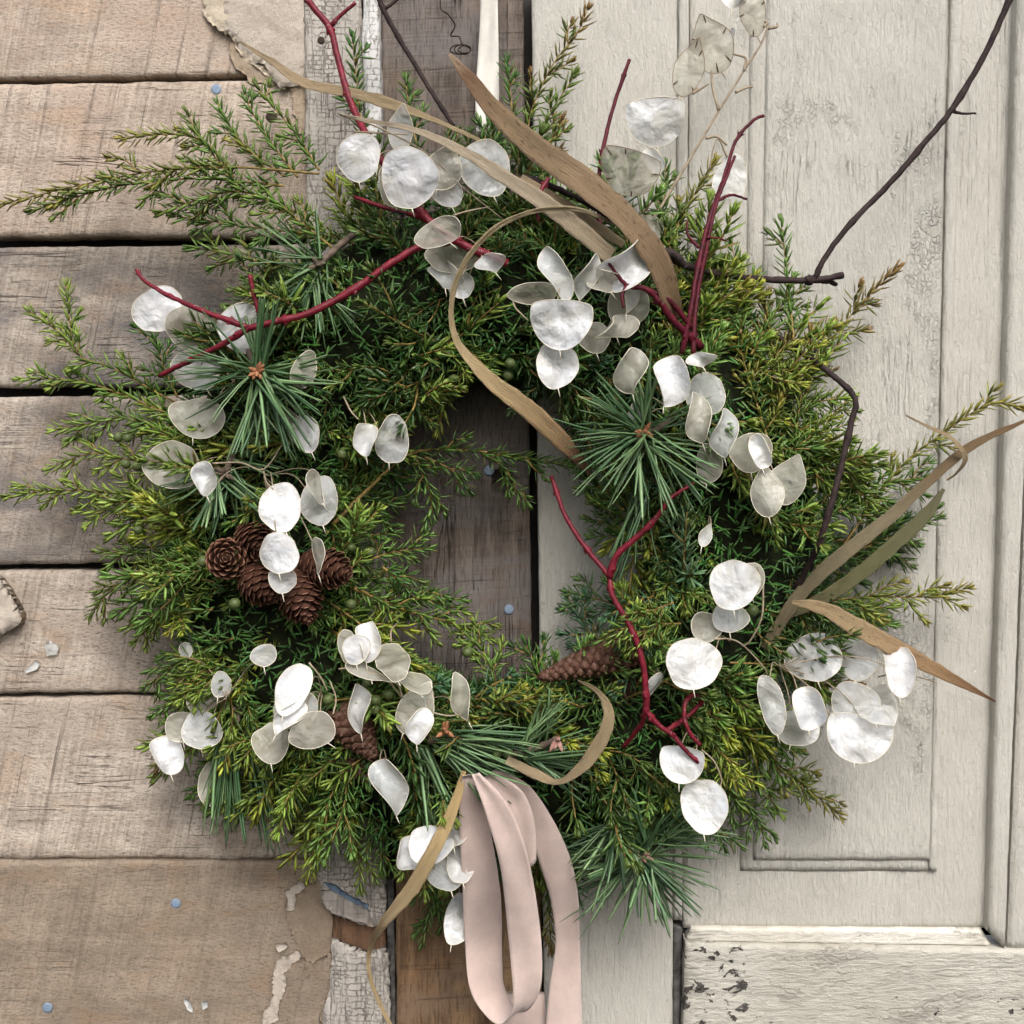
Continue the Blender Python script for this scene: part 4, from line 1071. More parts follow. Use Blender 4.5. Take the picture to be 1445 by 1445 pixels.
def cone(kind, label, base, tip, width, n, group):
    a, b = P(*base), P(*tip); ax = b - a; L = ax.length; ax.normalize()
    e = ax.orthogonal().normalized(); e2 = ax.cross(e)
    root = empty('larch_cone' if kind == 'l' else 'pine_cone', a, label, 'cone', group)
    W2 = width * PX / 2
    if kind == 'l': prof = lambda u: W2 * (.50 + .5 * math.sin(math.pi * min(1, (u * .85 + .12)))) * (1 - .62 * max(0, (u - .62) / .38) ** 1.6)
    else: prof = lambda u: W2 * (math.sin(math.pi * min(.5, .25 + u * .75)) if u < .34 else 1 - .80 * ((u - .34) / .66) ** 1.25)
    k0 = .52 if kind == 'l' else .94
    v, f = [], []
    for j in range(11):
        u = j / 10
        for i in range(10):
            t = 2 * math.pi * i / 10
            v.append(a + ax * L * u * .96 + (e * math.cos(t) + e2 * math.sin(t)) * prof(u) * k0 * (.15 if j in (0, 10) else 1))
    for j in range(10):
        for i in range(10): f.append((j * 10 + i, j * 10 + (i + 1) % 10, j * 10 + 10 + (i + 1) % 10, j * 10 + 10 + i))
    f.append(tuple(range(10))); f.append(tuple(100 + i for i in range(10)))
    mk('core', v, f, M['cone_core'], root)
    rg = random.Random(n + int(base[0]))
    for i in range(n):
        u = (i + .5) / n
        if kind == 'l': u = u ** .92
        t = i * 2.39996
        w = e * math.cos(t) + e2 * math.sin(t)
        r = prof(u)
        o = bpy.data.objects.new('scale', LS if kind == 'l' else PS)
        if kind == 'l':
            tl = R(26 - 20 * u + rg.uniform(-3, 3))           # opens at the base, closes at the tip
            sc_ = (r / W2) ** .5 * (W2 / .0215) * (1 - .2 * u) * rg.uniform(.93, 1.07) * 1.15
            X = (ax * math.cos(tl) + w * math.sin(tl)).normalized(); Z = (w * math.cos(tl) - ax * math.sin(tl)).normalized()
            pos = a + ax * (L * u * .93 - .0030 * sc_) + w * max(r - .0105 * sc_ * math.sin(tl) - .002, r * .35)
        else:
            sc_ = (.45 + .62 * r / W2) * W2 / .0150 * rg.uniform(.95, 1.05)
            slope = (prof(min(u + .02, 1)) - prof(max(u - .02, 0))) / (L * .04)
            Z = (w - ax * slope).normalized(); X = (ax + w * slope).normalized()
            pos = a + ax * L * u * .96 + w * (r * .94)
        Y = Z.cross(X).normalized()
        mt = Matrix((X, Y, Z)).transposed()
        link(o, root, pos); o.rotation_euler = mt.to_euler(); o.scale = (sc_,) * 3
    return root
gL, gP = 'larch cones clustered at the left of the wreath', 'long closed pine cones in the lower half'
cone('l', 'small larch cone facing the viewer end on, leftmost of the cone cluster', (322, 790, .100), (318, 787, .146), 55, 74, gL)
cone('l', 'larch cone half hidden behind the hanging white pods', (345, 748, .105), (372, 780, .130), 54, 70, gL)
cone('l', 'larch cone pointing down right below the end on cone', (342, 800, .108), (388, 850, .126), 54, 74, gL)
cone('l', 'largest larch cone, hanging tip down at the bottom of the cluster', (408, 808, .112), (438, 882, .132), 60, 88, gL)
cone('l', 'larch cone pointing right behind the slim hanging pod', (428, 792, .110), (498, 812, .128), 56, 80, gL)
cone('p', 'tapered pine cone lying below the hole, its point toward the left', (925, 902, .090), (756, 959, .112), 50, 110, gP)
cone('p', 'short pine cone tucked behind the tapered one, by the red twig', (850, 985, .070), (925, 940, .090), 46, 70, gP)
cone('p', 'brown pine cone behind the lone grey pod at lower left', (480, 1000, .098), (530, 1072, .104), 56, 72, gP)
cone('p', 'dark pine cone beneath the brown one at lower left', (545, 1085, .078), (462, 1072, .086), 46, 64, gP)

# ================================================================== TWIGS
def limb(pts, off):
    out = []
    for q in pts:
        d = q[2] if len(q) > 2 else surf(q[0], q[1]) + off
        out.append(tuple(P(q[0], q[1], d)))
    return out
def twig(name, label, cat, mat, limbs, off=.014, group=None):
    """limbs = [(part name, points, r_start px, r_end px)]"""
    first = limb(limbs[0][1], off)
    root = empty(name, first[0], label, cat, group)
    for (pn, pts, ra, rb) in limbs:
        w = cr(limb(pts, off), 8); n = len(w); rad = []
        for i in range(n):
            t = i / (n - 1); r = (ra + (rb - ra) * t) * PX * .88
            node = 1 + .26 * math.exp(-(((i + 3) % 13) - 6) ** 2 / .8)
            rad.append(r * node * (1 + .05 * rnd.uniform(-1, 1)))
        w = [Vector(p) + Vector((rnd.uniform(-1, 1), rnd.uniform(-1, 1), rnd.uniform(-1, 1))) * ra * PX * .10 for p in w]
        acc = Acc().add(tube(w, rad, 9))
        if name == 'dogwood_twig':
            for i in range(2, n - 2):
                if (i + 3) % 13 == 6:
                    t = (w[i + 1] - w[i - 1]).normalized(); e = t.orthogonal().normalized(); a = rnd.uniform(0, 3.1)
                    e = e * math.cos(a) + t.cross(e) * math.sin(a)
                    for sg in (-1, 1):
                        q = w[i] + e * sg * rad[i] * .7; dr = (t + e * sg * .7).normalized(); L = .0032
                        acc.add(tube([q, q + dr * L * .4, q + dr * L], [rad[i] * .42, rad[i] * .38, rad[i] * .08], 6))
        mk(pn, acc.v, acc.f, mat, root)
    return root
gD = 'red dogwood twigs'
twig('dogwood_twig', 'long red dogwood twig running from the top edge down to the left pods, forked', 'twig', M['dogwood'], [
    ('stem', [(424, -14, .06), (445, 14, .06), (466, 42, .062), (480, 95, .066), (497, 150, .075), (520, 195, .09), (548, 240, .105), (600, 306, .118), (650, 343, .122), (716, 372, .118)], 4.6, 6.0),
    ('side_twig', [(465, 40, .062), (480, 22, .064), (502, 4, .066)], 3.4, 2.4),
    ('side_twig', [(652, 338, .122), (585, 352, .128), (500, 408, .133), (440, 440, .137), (385, 455, .138), (350, 463, .137)], 5.5, 4.6),
    ('side_twig', [(350, 462, .137), (290, 440, .130), (240, 418, .120), (205, 397, .112), (192, 380, .108)], 4.2, 2.2),
    ('side_twig', [(352, 463, .137), (310, 488, .13), (270, 508, .118), (225, 530, .10)], 4.4, 3.6),
    ('side_twig', [(372, 457, .138), (362, 430, .142), (352, 388, .144)], 3.8, 3.0),
    ('side_twig', [(500, 278, .10), (540, 292, .112), (602, 309, .118)], 2.6, 3.6)], group=gD)
twig('dogwood_twig', 'slim bare dark red twig upright left of the half moon pods', 'twig', M['dogwood_dark'], [
    ('stem', [(848, 330, .10), (844, 270, .09), (850, 215, .08), (866, 150, .072), (888, 84, .07)], 3.6, 2.6)], group=gD)
twig('dogwood_twig', 'pair of upright dark red shoots right of the brown blade', 'twig', M['dogwood_dark'], [
    ('stem', [(962, 500, .12), (974, 440, .122), (985, 375, .115), (1000, 312, .10), (1020, 255, .088), (1038, 200, .08), (1062, 171, .078), (1078, 163, .078)], 3.6, 2.2),
    ('stem', [(978, 500, .118), (982, 430, .112), (995, 360, .105), (1010, 290, .097), (1027, 245, .09), (1037, 220, .088)], 3.8, 2.0),
    ('side_twig', [(1012, 284, .096), (1032, 275, .09), (1054, 281, .088)], 2.4, 1.6),
    ('side_twig', [(986, 350, .108), (970, 330, .104), (970, 312, .102)], 2.2, 1.4),
    ('side_twig', [(996, 335, .105), (1012, 336, .104), (1026, 340, .104)], 1.8, 1.2)], group=gD)
twig('dogwood_twig', 'thick red dogwood fork below the brown blade tip', 'twig', M['dogwood_dark'], [
    ('stem', [(990, 490, .11), (955, 458, .125), (930, 425, .133), (910, 407, .137), (884, 402, .14), (858, 370, .142)], 6.0, 2.2),
    ('side_twig', [(912, 408, .137), (945, 425, .13), (975, 462, .12)], 3.5, 4.0),
    ('side_twig', [(884, 402, .14), (878, 418, .143), (880, 434, .144)], 2.4, 1.8)], group=gD)
twig('dogwood_twig', 'small hooked red twig between the two long blades at the top', 'twig', M['dogwood'], [
    ('stem', [(774, 252, .125), (762, 272, .13), (757, 295, .132), (760, 312, .132)], 3.4, 2.4)], group=gD)
twig('dogwood_twig', 'short red twig tip behind the broad brown blade', 'twig', M['dogwood_dark'], [
    ('stem', [(800, 237, .09), (818, 242, .092), (832, 262, .095), (850, 290, .095)], 3.0, 3.2)], group=gD)
twig('dogwood_twig', 'red dogwood twig forking right of the hole and curling at its foot', 'twig', M['dogwood'], [
    ('stem', [(778, 672, .10), (798, 728, .112), (828, 775, .12), (858, 812, .126), (864, 840, .13), (890, 885, .133), (906, 930, .136), (912, 985, .135), (911, 1005, .134)], 3.0, 5.0),
    ('side_twig', [(860, 815, .127), (872, 782, .13), (918, 740, .134), (946, 704, .136), (978, 682, .134)], 5.6, 2.0),
    ('side_twig', [(911, 1003, .134), (905, 1022, .125), (880, 1054, .105)], 4.2, 3.2),
    ('side_twig', [(911, 1003, .134), (930, 1024, .134), (948, 1036, .133), (965, 1056, .134), (992, 1082, .134)], 4.4, 2.8),
    ('side_twig', [(942, 1030, .133), (968, 1012, .12), (990, 990, .118), (982, 980, .128), (968, 990, .138), (966, 1015, .142), (976, 1038, .142), (988, 1051, .140)], 3.6, 2.8)], group=gD)
gV = 'dark brown vine twigs'
twig('vine_twig', 'long dark vine twig reaching to the upper right corner, with a knotted elbow', 'twig', M['vine'], [
    ('stem', [(740, 250, .11), (790, 268, .112), (860, 305, .11), (930, 358, .10), (1000, 384, .085), (1080, 394, .075), (1150, 395, .07), (1190, 388, .068)], 4.5, 4.6),
    ('side_twig', [(1150, 394, .07), (1165, 362, .07), (1202, 314, .07), (1262, 252, .07), (1310, 195, .07), (1345, 152, .07), (1392, 72, .07), (1430, -14, .07)], 4.2, 4.6),
    ('spur', [(1342, 156, .07), (1356, 160, .066), (1377, 160, .062)], 2.6, 1.4),
    ('knot', [(1138, 397, .07), (1150, 394, .069), (1168, 396, .066), (1180, 401, .062)], 7.5, 3.0),
    ('knot', [(938, 355, .1), (955, 362, .104), (968, 378, .1)], 6.5, 5.0)], group=gV)
twig('vine_twig', 'straight dark vine twig across the grey board at the top', 'twig', M['vine'], [
    ('stem', [(532, -14, .05), (541, 14, .05), (562, 52, .052), (600, 115, .058), (640, 178, .07)], 4.4, 3.0),
    ('side_twig', [(541, 13, .05), (552, 6, .05), (566, -6, .05)], 3.0, 2.4)], group=gV)
twig('vine_twig', 'dark crooked vine twig bent like an elbow along the right side', 'twig', M['vine'], [
    ('stem', [(1010, 425, .055), (1062, 452, .06), (1120, 490, .072), (1168, 524, .10), (1206, 562, .11), (1200, 600, .112), (1184, 670, .116), (1166, 735, .118), (1148, 785, .105), (1100, 870, .06)], 3.8, 5.0),
    ('spur', [(1130, 520, .085), (1144, 505, .088), (1152, 492, .09)], 4, 2)], group=gV)
def spiral(cx, cy, r, n, d, seed):
    rg = random.Random(seed); out = []
    for i in range(n * 9):
        a = i * 2 * math.pi / 9; k = r * (1 - .35 * i / (n * 9)) * rg.uniform(.85, 1.15)
        out.append((cx + k * 1.25 * math.cos(a) + i * .35, cy + k * .7 * math.sin(a), d + .004 * math.sin(a * .5)))
    return out
twig('vine_tendril', 'thin curly dark tendril dangling beside the white strap', 'tendril', M['vine'], [
    ('stem', [(622, -12, .03), (622, 12, .03), (632, 20, .034), (642, 36, .03), (636, 50, .026), (648, 52, .03), (652, 62, .034), (660, 66, .03)] + spiral(648, 70, 11, 3, .03, 2), 1.1, .9)])
twig('vine_tendril', 'small curled tendril under the top pods', 'tendril', M['vine'], [
    ('stem', [(575, 300, .118), (568, 306, .122)] + spiral(556, 304, 9, 3, .125, 3), .9, .8)])

# ================================================================== DRY GRASS BLADES
def blade(label, mat, pts, widths, twist, off=.016, camber=.16, wav=.85):
    c3 = limb(pts, off)
    n = 10
    cen = [Vector(p) for p in cr(c3, n)]
    ws = [q[0] for q in cr([(w,) for w in widths], n)]
    tw = [q[0] for q in cr([(t,) for t in twist], n)]
    m_ = len(cen); NC = 6
    seg = [0]
    for a, b in zip(cen, cen[1:]): seg.append(seg[-1] + (b - a).length)
    L = seg[-1]
    rg = random.Random(int(pts[0][0] * 7 + pts[0][1])); sd = rg.uniform(0, 90)
    v, f, uv = [], [], []
    for side in (0, 1):
        for i, p in enumerate(cen):
            t = (cen[min(i + 1, m_ - 1)] - cen[max(i - 1, 0)]).normalized()
            vw = (CAM - p).normalized()
            across = t.cross(vw)
            across = across.normalized() if across.length > .02 else Vector((1, 0, 0))
            nn = across.cross(t).normalized()
            a = R(tw[i]); ac = across * math.cos(a) + nn * math.sin(a); n2 = nn * math.cos(a) - across * math.sin(a)
            hw = max(ws[i], .4) * PX / 2
            for k in range(NC + 1):
                s = k / NC * 2 - 1
                edge = 1 + wav * .18 * noise.noise(Vector((seg[i] * 130, s * .8, sd)))
                z = hw * camber * (abs(s) - .4) + wav * .0009 * noise.noise(Vector((seg[i] * 70, s * 1.5, sd + 5)))
                v.append(p + ac * s * hw * edge + n2 * (z - (.00035 if side else 0)))
                uv.append((seg[i] / L, .5 + .5 * s))
    w = NC + 1; o = m_ * w
    for i in range(m_ - 1):
        for k in range(NC):
            a = i * w + k
            f.append((a, a + 1, a + w + 1, a + w)); f.append((o + a, o + a + w, o + a + w + 1, o + a + 1))
        a = i * w; f.append((a, a + w, o + a + w, o + a)); a += NC; f.append((a, o + a, o + a + w, a + w))
    ob = mk('dry_blade', v, f, M[mat], None, uv=uv)
    tag(ob, label, 'dry leaf', 'dry grass blades in the wreath')
    return ob
blade('broad spotted brown blade arching from the white strap toward the red shoots', 'blade_brown',
      [(634, 76, .075), (660, 108, .085), (700, 158, .105), (752, 206, .12), (820, 255, .132), (882, 308, .138), (925, 362, .14), (945, 415, .132), (955, 450, .12)],
      [4, 17, 24, 30, 35, 33, 31, 28, 20], [10, 25, 5, -5, 20, 30, 15, 30, 40])
blade('slender tan blade from the torn fibreboard across the crackled post', 'blade_tan',
      [(338, 58, .045), (385, 88, .05), (430, 117, .058), (500, 132, .075), (545, 145, .085), (610, 168, .10), (660, 190, .11), (690, 205, .11)], [2, 9, 14, 13, 15, 8, 6, 4], [10, 10, 30, 20, 10, 40, 40, 20])
blade('long pale blade crossing the top pods toward the centre', 'blade_pale',
      [(476, 160, .105), (530, 172, .125), (590, 185, .138), (650, 212, .143), (715, 252, .142), (790, 302, .137), (862, 362, .128)], [2, 5, 8, 12, 17, 22, 20], [0, 10, 25, 20, 10, 15, 10])
blade('tan blade tucked beneath the broad brown blade', 'blade_tan',
      [(735, 250, .118), (790, 285, .118), (840, 320, .118), (880, 345, .115)], [8, 14, 16, 10], [20, 20, 20, 20])
blade('thin golden blade looping around to a brown tip over the hole', 'blade_gold',
      [(868, 316, .132), (815, 296, .14), (755, 298, .144), (695, 325, .146), (652, 378, .146), (637, 430, .145), (645, 482, .144), (690, 535, .14), (742, 575, .132), (795, 625, .12), (838, 674, .11)],
      [3, 6, 6, 7, 8, 9, 11, 19, 23, 21, 3], [10, 20, 30, 30, 40, 45, 40, 20, 5, 0, 0])
blade('greyish blade fanning out to the right edge of the photo', 'blade_grey',
      [(1078, 915, .09), (1130, 838, .09), (1190, 782, .088), (1255, 730, .086), (1310, 680, .084), (1370, 630, .082), (1450, 592, .08)], [14, 17, 19, 17, 14, 12, 4], [0, 5, 10, 10, 15, 20, 30])
blade('olive green blade curving up beside the greyish one', 'blade_olive',
      [(1105, 870, .088), (1155, 848, .093), (1210, 812, .095), (1262, 768, .095), (1305, 728, .094), (1332, 690, .092)], [10, 16, 19, 19, 17, 5], [0, 0, 5, 10, 15, 20])
blade('brown streaked blade pointing right and down across the door panel', 'blade_rust',
      [(1118, 850, .11), (1160, 858, .112), (1215, 888, .108), (1270, 918, .10), (1330, 950, .092), (1405, 990, .085)], [6, 17, 24, 23, 16, 2], [0, 5, 10, 10, 10, 10])
blade('olive tan blade curling in a hook right of the ribbon', 'blade_tan',
      [(715, 1072, .13), (755, 1092, .134), (790, 1103, .14), (828, 1075, .148), (855, 1030, .15), (858, 1000, .146), (842, 975, .138), (815, 960, .128)], [11, 13, 12, 17, 16, 12, 7, 2], [0, 10, 55, 20, 0, 10, 30, 40])
blade('straw yellow blade hanging down left of the pink ribbon', 'blade_straw',
      [(655, 1088, .128), (640, 1140, .134), (612, 1200, .136), (580, 1255, .122), (540, 1305, .095), (522, 1340, .06), (522, 1378, .055), (538, 1420, .05), (558, 1460, .048)], [6, 15, 19, 20, 12, 7, 6, 6, 6], [-20, -25, -22, -15, 0, 15, 15, 20, 20])
blade('fine curled brown strand over the golden sprig tip at right', 'blade_tan',
      [(1278, 586, .075), (1310, 602, .082), (1342, 618, .09), (1362, 645, .09), (1350, 668, .084), (1336, 678, .08)], [2, 4, 6, 7, 5, 3], [0, 20, 40, 20, 60, 20], camber=.05)

# ================================================================== RIBBONS
def strip(name, L_, R_, mat, parent, n=10, NC=10, thick=.00045, belly=.0022, lift=True):
    """ribbon between two edges, each a list of (px, py, depth)"""
    if lift: L_, R_ = [[(x, y, d + .020 * min(1, max(0, (1330 - y) / 130))) for (x, y, d) in q] for q in (L_, R_)]
    A = [Vector(p) for p in cr([tuple(P(*q)) for q in L_], n)]; B = [Vector(p) for p in cr([tuple(P(*q)) for q in R_], n)]
    m_ = len(A); v, f, uv = [], [], []
    s = 0; S = [0]
    for i in range(1, m_): s += ((A[i] + B[i]) / 2 - (A[i - 1] + B[i - 1]) / 2).length; S.append(s)
    for side in (0, 1):
        for i in range(m_):
            t = ((A[min(i + 1, m_ - 1)] + B[min(i + 1, m_ - 1)]) - (A[max(i - 1, 0)] + B[max(i - 1, 0)])).normalized()
            nn = (B[i] - A[i]).cross(t)
            nn = nn.normalized() if nn.length > 1e-9 else Vector((0, -1, 0))
            for k in range(NC + 1):
                c = k / NC; p = A[i].lerp(B[i], c)
                z = belly * math.sin(math.pi * c) * math.sin(S[i] * 38 + c * 2.0) + .0004 * noise.noise(Vector((S[i] * 60, c * 3, 1)))
                z += .0007 * noise.noise(Vector((S[i] * 45, c * 2.2, 7)))
                v.append(p + nn * (z - (thick if side else 0))); uv.append((S[i], c))
    w = NC + 1; o = m_ * w
    for i in range(m_ - 1):
        for k in range(NC):
            a = i * w + k
            f.append((a, a + 1, a + w + 1, a + w)); f.append((o + a, o + a + w, o + a + w + 1, o + a + 1))
        a = i * w; f.append((a, a + w, o + a + w, o + a)); a += NC; f.append((a, o + a, o + a + w, a + w))
    for a in (0, (m_ - 1) * w):
        for k in range(NC): f.append((a + k, a + k + 1, o + a + k + 1, o + a + k))
    return mk(name, v, f, mat, parent, uv=uv)
pr = empty('pink_ribbon', P(690, 1100, .11), 'dusty pink ribbon loop with a tail hanging below the wreath', 'ribbon')
strip('loop', # back strand, bottom turn, front strand
      [(652, 1095, .112), (648, 1150, .100), (652, 1240, .088), (656, 1330, .080), (663, 1395, .079), (686, 1434, .082), (706, 1446, .090), (722, 1428, .100), (724, 1400, .104), (716, 1310, .106), (706, 1225, .110), (686, 1150, .118), (666, 1094, .122)],
      [(672, 1095, .112), (690, 1160, .088), (706, 1260, .072), (708, 1330, .064), (710, 1385, .064), (722, 1415, .070), (738, 1428, .086), (756, 1412, .100), (765, 1375, .106), (761, 1300, .108), (744, 1205, .112), (716, 1135, .118), (676, 1090, .122)],
      M['pink'], pr, 8)
strip('tail', [(690, 1090, .105), (715, 1120, .098), (742, 1165, .086), (762, 1220, .078), (778, 1275, .070), (784, 1330, .066), (776, 1390, .062), (768, 1470, .06)],
      [(708, 1088, .105), (748, 1110, .098), (785, 1165, .086), (806, 1215, .078), (816, 1265, .070), (818, 1320, .066), (820, 1390, .062), (822, 1470, .06)], M['pink'], pr, 8)
strip('short_loop', [(676, 1100, .112), (700, 1128, .108), (718, 1150, .10), (735, 1185, .092), (742, 1225, .086)], [(700, 1092, .112), (730, 1110, .108), (745, 1130, .10), (755, 1165, .092), (757, 1215, .086)], M['pink'], pr, 6)
strip('under_tail', [(700, 1400, .050), (705, 1430, .050), (715, 1480, .050)], [(768, 1400, .048), (770, 1430, .048), (772, 1480, .048)], M['pink'], pr, 6)
ws = empty('hanging_strap', P(688, -10, .02), 'white cotton strap from which the wreath hangs, against the grey board', 'strap')
strip('front_band', [(679, -14, .022), (677, 40, .022), (673, 100, .026), (671, 140, .032), (672, 190, .045)], [(702, -14, .024), (703, 40, .026), (704, 100, .029), (704, 145, .034), (700, 190, .046)], M['white_cloth'], ws, 8, 8, lift=False)
strip('back_band', [(684, -14, .017), (682, 60, .017), (680, 130, .018), (676, 190, .03)], [(694, -14, .016), (692, 60, .016), (688, 130, .017), (686, 190, .03)], M['white_cloth'], ws, 8, 8, lift=False)

# ================================================================== HONESTY (silver pods)
def outline(kind, n, rg):
    pts = []
    ph = rg.uniform(0, 6.28)
    for i in range(n):
        a = 2 * math.pi * i / n
        x, y = math.cos(a), math.sin(a)
        if kind in 'ocnx':
            k = 1 + .05 * math.cos(2 * a + ph) + .045 * math.cos(3 * a + ph * 2) + .018 * math.cos(5 * a + ph * 3) + .010 * math.cos(8 * a + ph)
            x *= k; y *= k
        elif kind == 'h':          # flat-topped
            y = y if y < .35 else .35 + (y - .35) * .25
            y = (y + .25) * 1.32
            x *= 1 + .02 * math.cos(3 * a + ph)
        elif kind == 't':          # pointed upper end
            k = max(y, 0); x *= 1 - .62 * k ** 1.6; y = y + .10 * k ** 4
            x *= 1 + .03 * math.cos(3 * a + ph)
        elif kind == 'k':          # kidney
            k = 1 - .20 * math.exp(-((a - 2.2) / .5) ** 2) + .04 * math.cos(3 * a + ph)
            x *= k; y *= k
        pts.append((x, y))
    return pts
def pod(root, cx, cy, w, h, rot, kind, mt, off=.014, bend=0.0, streak=0, seed=0, d=None):
    rg = random.Random(seed)
    dep = d if d is not None else surf(cx, cy) + off
    c = P(cx, cy, dep)
    pk = PX * (CAM - c).length / DIST
    n, rings = 40, 9
    ol = outline(kind, n, rg)
    nv_ = (CAM - c).normalized(); rt = Vector((0, 0, 1)).cross(nv_).normalized(); up = nv_.cross(rt)
    rt = rt; a = R(rot)
    ex = rt * math.cos(a) + up * math.sin(a); ey = up * math.cos(a) - rt * math.sin(a)
    hw, hh = w * pk / 2, h * pk / 2
    tiltx, tilty = R(rg.uniform(-16, 16)), R(rg.uniform(-16, 16))
    if kind == 'n':
        tilty = R(rg.choice((-1, 1)) * 66); hw = max(hw / math.cos(tilty), hw) if hw < hh else hw
        if hw >= hh: tilty = R(10); tiltx = R(-66); hh = hh / math.cos(tiltx)
    sz = max(hw, hh)
    amp = .0026 if kind == 'x' else .0018
    cup = rg.uniform(-.12, .12) + bend
    sdv = rg.uniform(0, 99)
    twist = rg.choice((-1, 1)) * (1.05 if kind == 'c' else .55 if kind == 'x' else rg.uniform(0, .22))
    v, f = [c], []
    def place(x, y):
        z = 0
        X, Y = x * hw, y * hh
        if kind in 'cx' or abs(bend) > .25:
            th = (bend or .8) * 1.7 * x
            Rr = hw / max(abs((bend or .8) * 1.7), .3)
            sg = 1 if (bend or .8) > 0 else -1
            X = Rr * math.sin(abs(th)) * (1 if x >= 0 else -1) * 1.12; z = sg * Rr * (1 - math.cos(th))
        else:
            z = cup * sz * (x * x + .4 * y * y)
        tws = twist * y
        X, z = X * math.cos(tws) - z * math.sin(tws), X * math.sin(tws) + z * math.cos(tws)
        q = Vector((X * 55, Y * 55, sdv))
        z += amp * sz / .02 * (noise.noise(q) * 1.5 + .6 * noise.noise(q * 2.2) + .12 * abs(noise.noise(q * 5)))
        if kind == 'x': z += .004 * noise.noise(q * 1.6 + Vector((3, 3, 3)))
        # tilt
        X2 = X * math.cos(tilty) + z * math.sin(tilty); z2 = z * math.cos(tilty) - X * math.sin(tilty)
        Y2 = Y * math.cos(tiltx) - z2 * math.sin(tiltx); z3 = z2 * math.cos(tiltx) + Y * math.sin(tiltx)
        return c + ex * X2 + ey * Y2 + nv_ * z3
    v = [place(0, 0)]
    for j in range(1, rings + 1):
        k = (j / rings) ** .85
        for (x, y) in ol: v.append(place(x * k, y * k))
    for i in range(n): f.append((0, 1 + i, 1 + (i + 1) % n))
    for j in range(rings - 1):
        for i in range(n):
            b = 1 + j * n; f.append((b + i, b + n + i, b + n + (i + 1) % n, b + (i + 1) % n))
    pd = mk('seed_pod', v, f, M[mt], root, origin=c)
    bd = v[1 + (rings - 1) * n:]
    acc = Acc(); acc.add(tube(bd, .00029, 5, closed=True))
    ti = max(range(n), key=lambda i: ol[i][1]); bi = min(range(n), key=lambda i: ol[i][1])
    b0 = bd[bi]; dr = (bd[bi] - c).normalized()
    acc.add(tube([b0, b0 + dr * .003 + rt * .0006, b0 + dr * .0062 + rt * .0012], [.00045, .0004, .00025], 5))
    mk('rim', acc.v, acc.f, M['rim_dark' if streak else 'rim'], pd, origin=c)
    if streak:
        acc = Acc()
        for k in range(streak):
            i = int((k + rg.random() * .6) / streak * n) % n
            x, y = ol[i]; l = rg.uniform(.22, .36)
            pa, pb = place(x * .97, y * .97), place(x * (1 - l) + rg.uniform(-.05, .05), y * (1 - l) + rg.uniform(-.05, .05))
            acc.add(tube([pa + nv_ * .0004, (pa + pb) / 2 + nv_ * .0006, pb + nv_ * .0004], [.0005, .0006, .00025], 5))
        mk('seed_stalk', acc.v, acc.f, M['streak'], pd, origin=c)
    return bd, c
def honesty(label, anchor, pods, stems=(), off=.014, auto=True, sr=.0008):
    ap = P(anchor[0], anchor[1], anchor[2] if len(anchor) > 2 else surf(anchor[0], anchor[1]) - .005)
    root = empty('honesty_sprig', ap, label, 'seed pods', 'honesty sprigs with pearly seed pods')
    acc = Acc()
    for k, q in enumerate(pods):
        cx, cy, w, h, rot, kind, mt = q[:7]
        kw = q[7] if len(q) > 7 else {}
        kw = dict(kw); kw.setdefault('off', off)
        bd_, c = pod(root, cx, cy, w, h, rot, kind, mt, seed=int(cx * 13 + cy), **kw)
        if not auto: continue
        tp = min(bd_, key=lambda p: (p - ap).length)
        mid = tp.lerp(ap, .5) + Vector((0, .006, .006))
        acc.add(tube(cr([tp, tp.lerp(mid, .4) + Vector((0, -.001, .003)), mid, ap], 6), .00045, 5))
    for st in stems:
        w = cr(limb(st, off), 7)
        acc.add(tube(w, [sr * (1 - .4 * i / len(w)) for i in range(len(w))], 6))
    mk('stalk', acc.v, acc.f, M['honesty_stem'], root)
    return root
F = dict
honesty('honesty sprig of five pods below the forked red twig at upper left', (330, 540), [
    (221, 436, 74, 54, 38, 'o', 'W', F(d=0.105)), (268, 463, 62, 64, 20, 'o', 'T', F(d=0.102)), (343, 464, 66, 70, 0, 'o', 'W', F(d=0.120)),
    (278, 520, 66, 58, 15, 'o', 'G', F(d=0.100)), (278, 588, 76, 58, -12, 'k', 'T', F(d=0.105))])
honesty('two beige pods right of the upper left pine tuft', (400, 560), [(430, 522, 36, 52, -18, 'o', 'T', F(d=0.130)), (432, 611, 34, 58, 15, 'o', 'G', F(d=0.115)), (418, 605, 26, 60, 25, 't', 'T', F(d=0.110))])
honesty('large translucent pod with a small white pod beside the dark pine tuft', (370, 660), [(243, 657, 74, 66, 10, 'o', 'T', F(d=0.107)), (286, 675, 40, 48, 10, 'x', 'W', F(d=0.137))],
        [[(300, 654, .12), (340, 653, .125), (372, 662, .124), (400, 625, .115)]])
honesty('hanging chain of pearly pods in front of the larch cones', (372, 672), [
    (396, 716, 57, 70, 12, 'o', 'W', F(d=.150)), (451, 707, 52, 68, 0, 'o', 'G', F(d=.128)), (446, 687, 20, 50, 18, 'n', 'T', F(d=.14)),
    (394, 781, 52, 60, 0, 'o', 'W', F(d=.158)), (398, 818, 40, 36, 0, 'o', 'G', F(d=.150)), (447, 784, 14, 54, 5, 'n', 'T', F(d=.155))], [[(372, 665, .124), (376, 680, .14), (385, 690, .148)]])
honesty('two pods dangling just left of the hole', (500, 575), [(517, 620, 40, 44, 0, 'x', 'W', F(d=.125)), (553, 620, 46, 72, -8, 'o', 'G', F(d=.115))], [[(485, 560, .11), (495, 580, .125), (506, 592, .128)]])
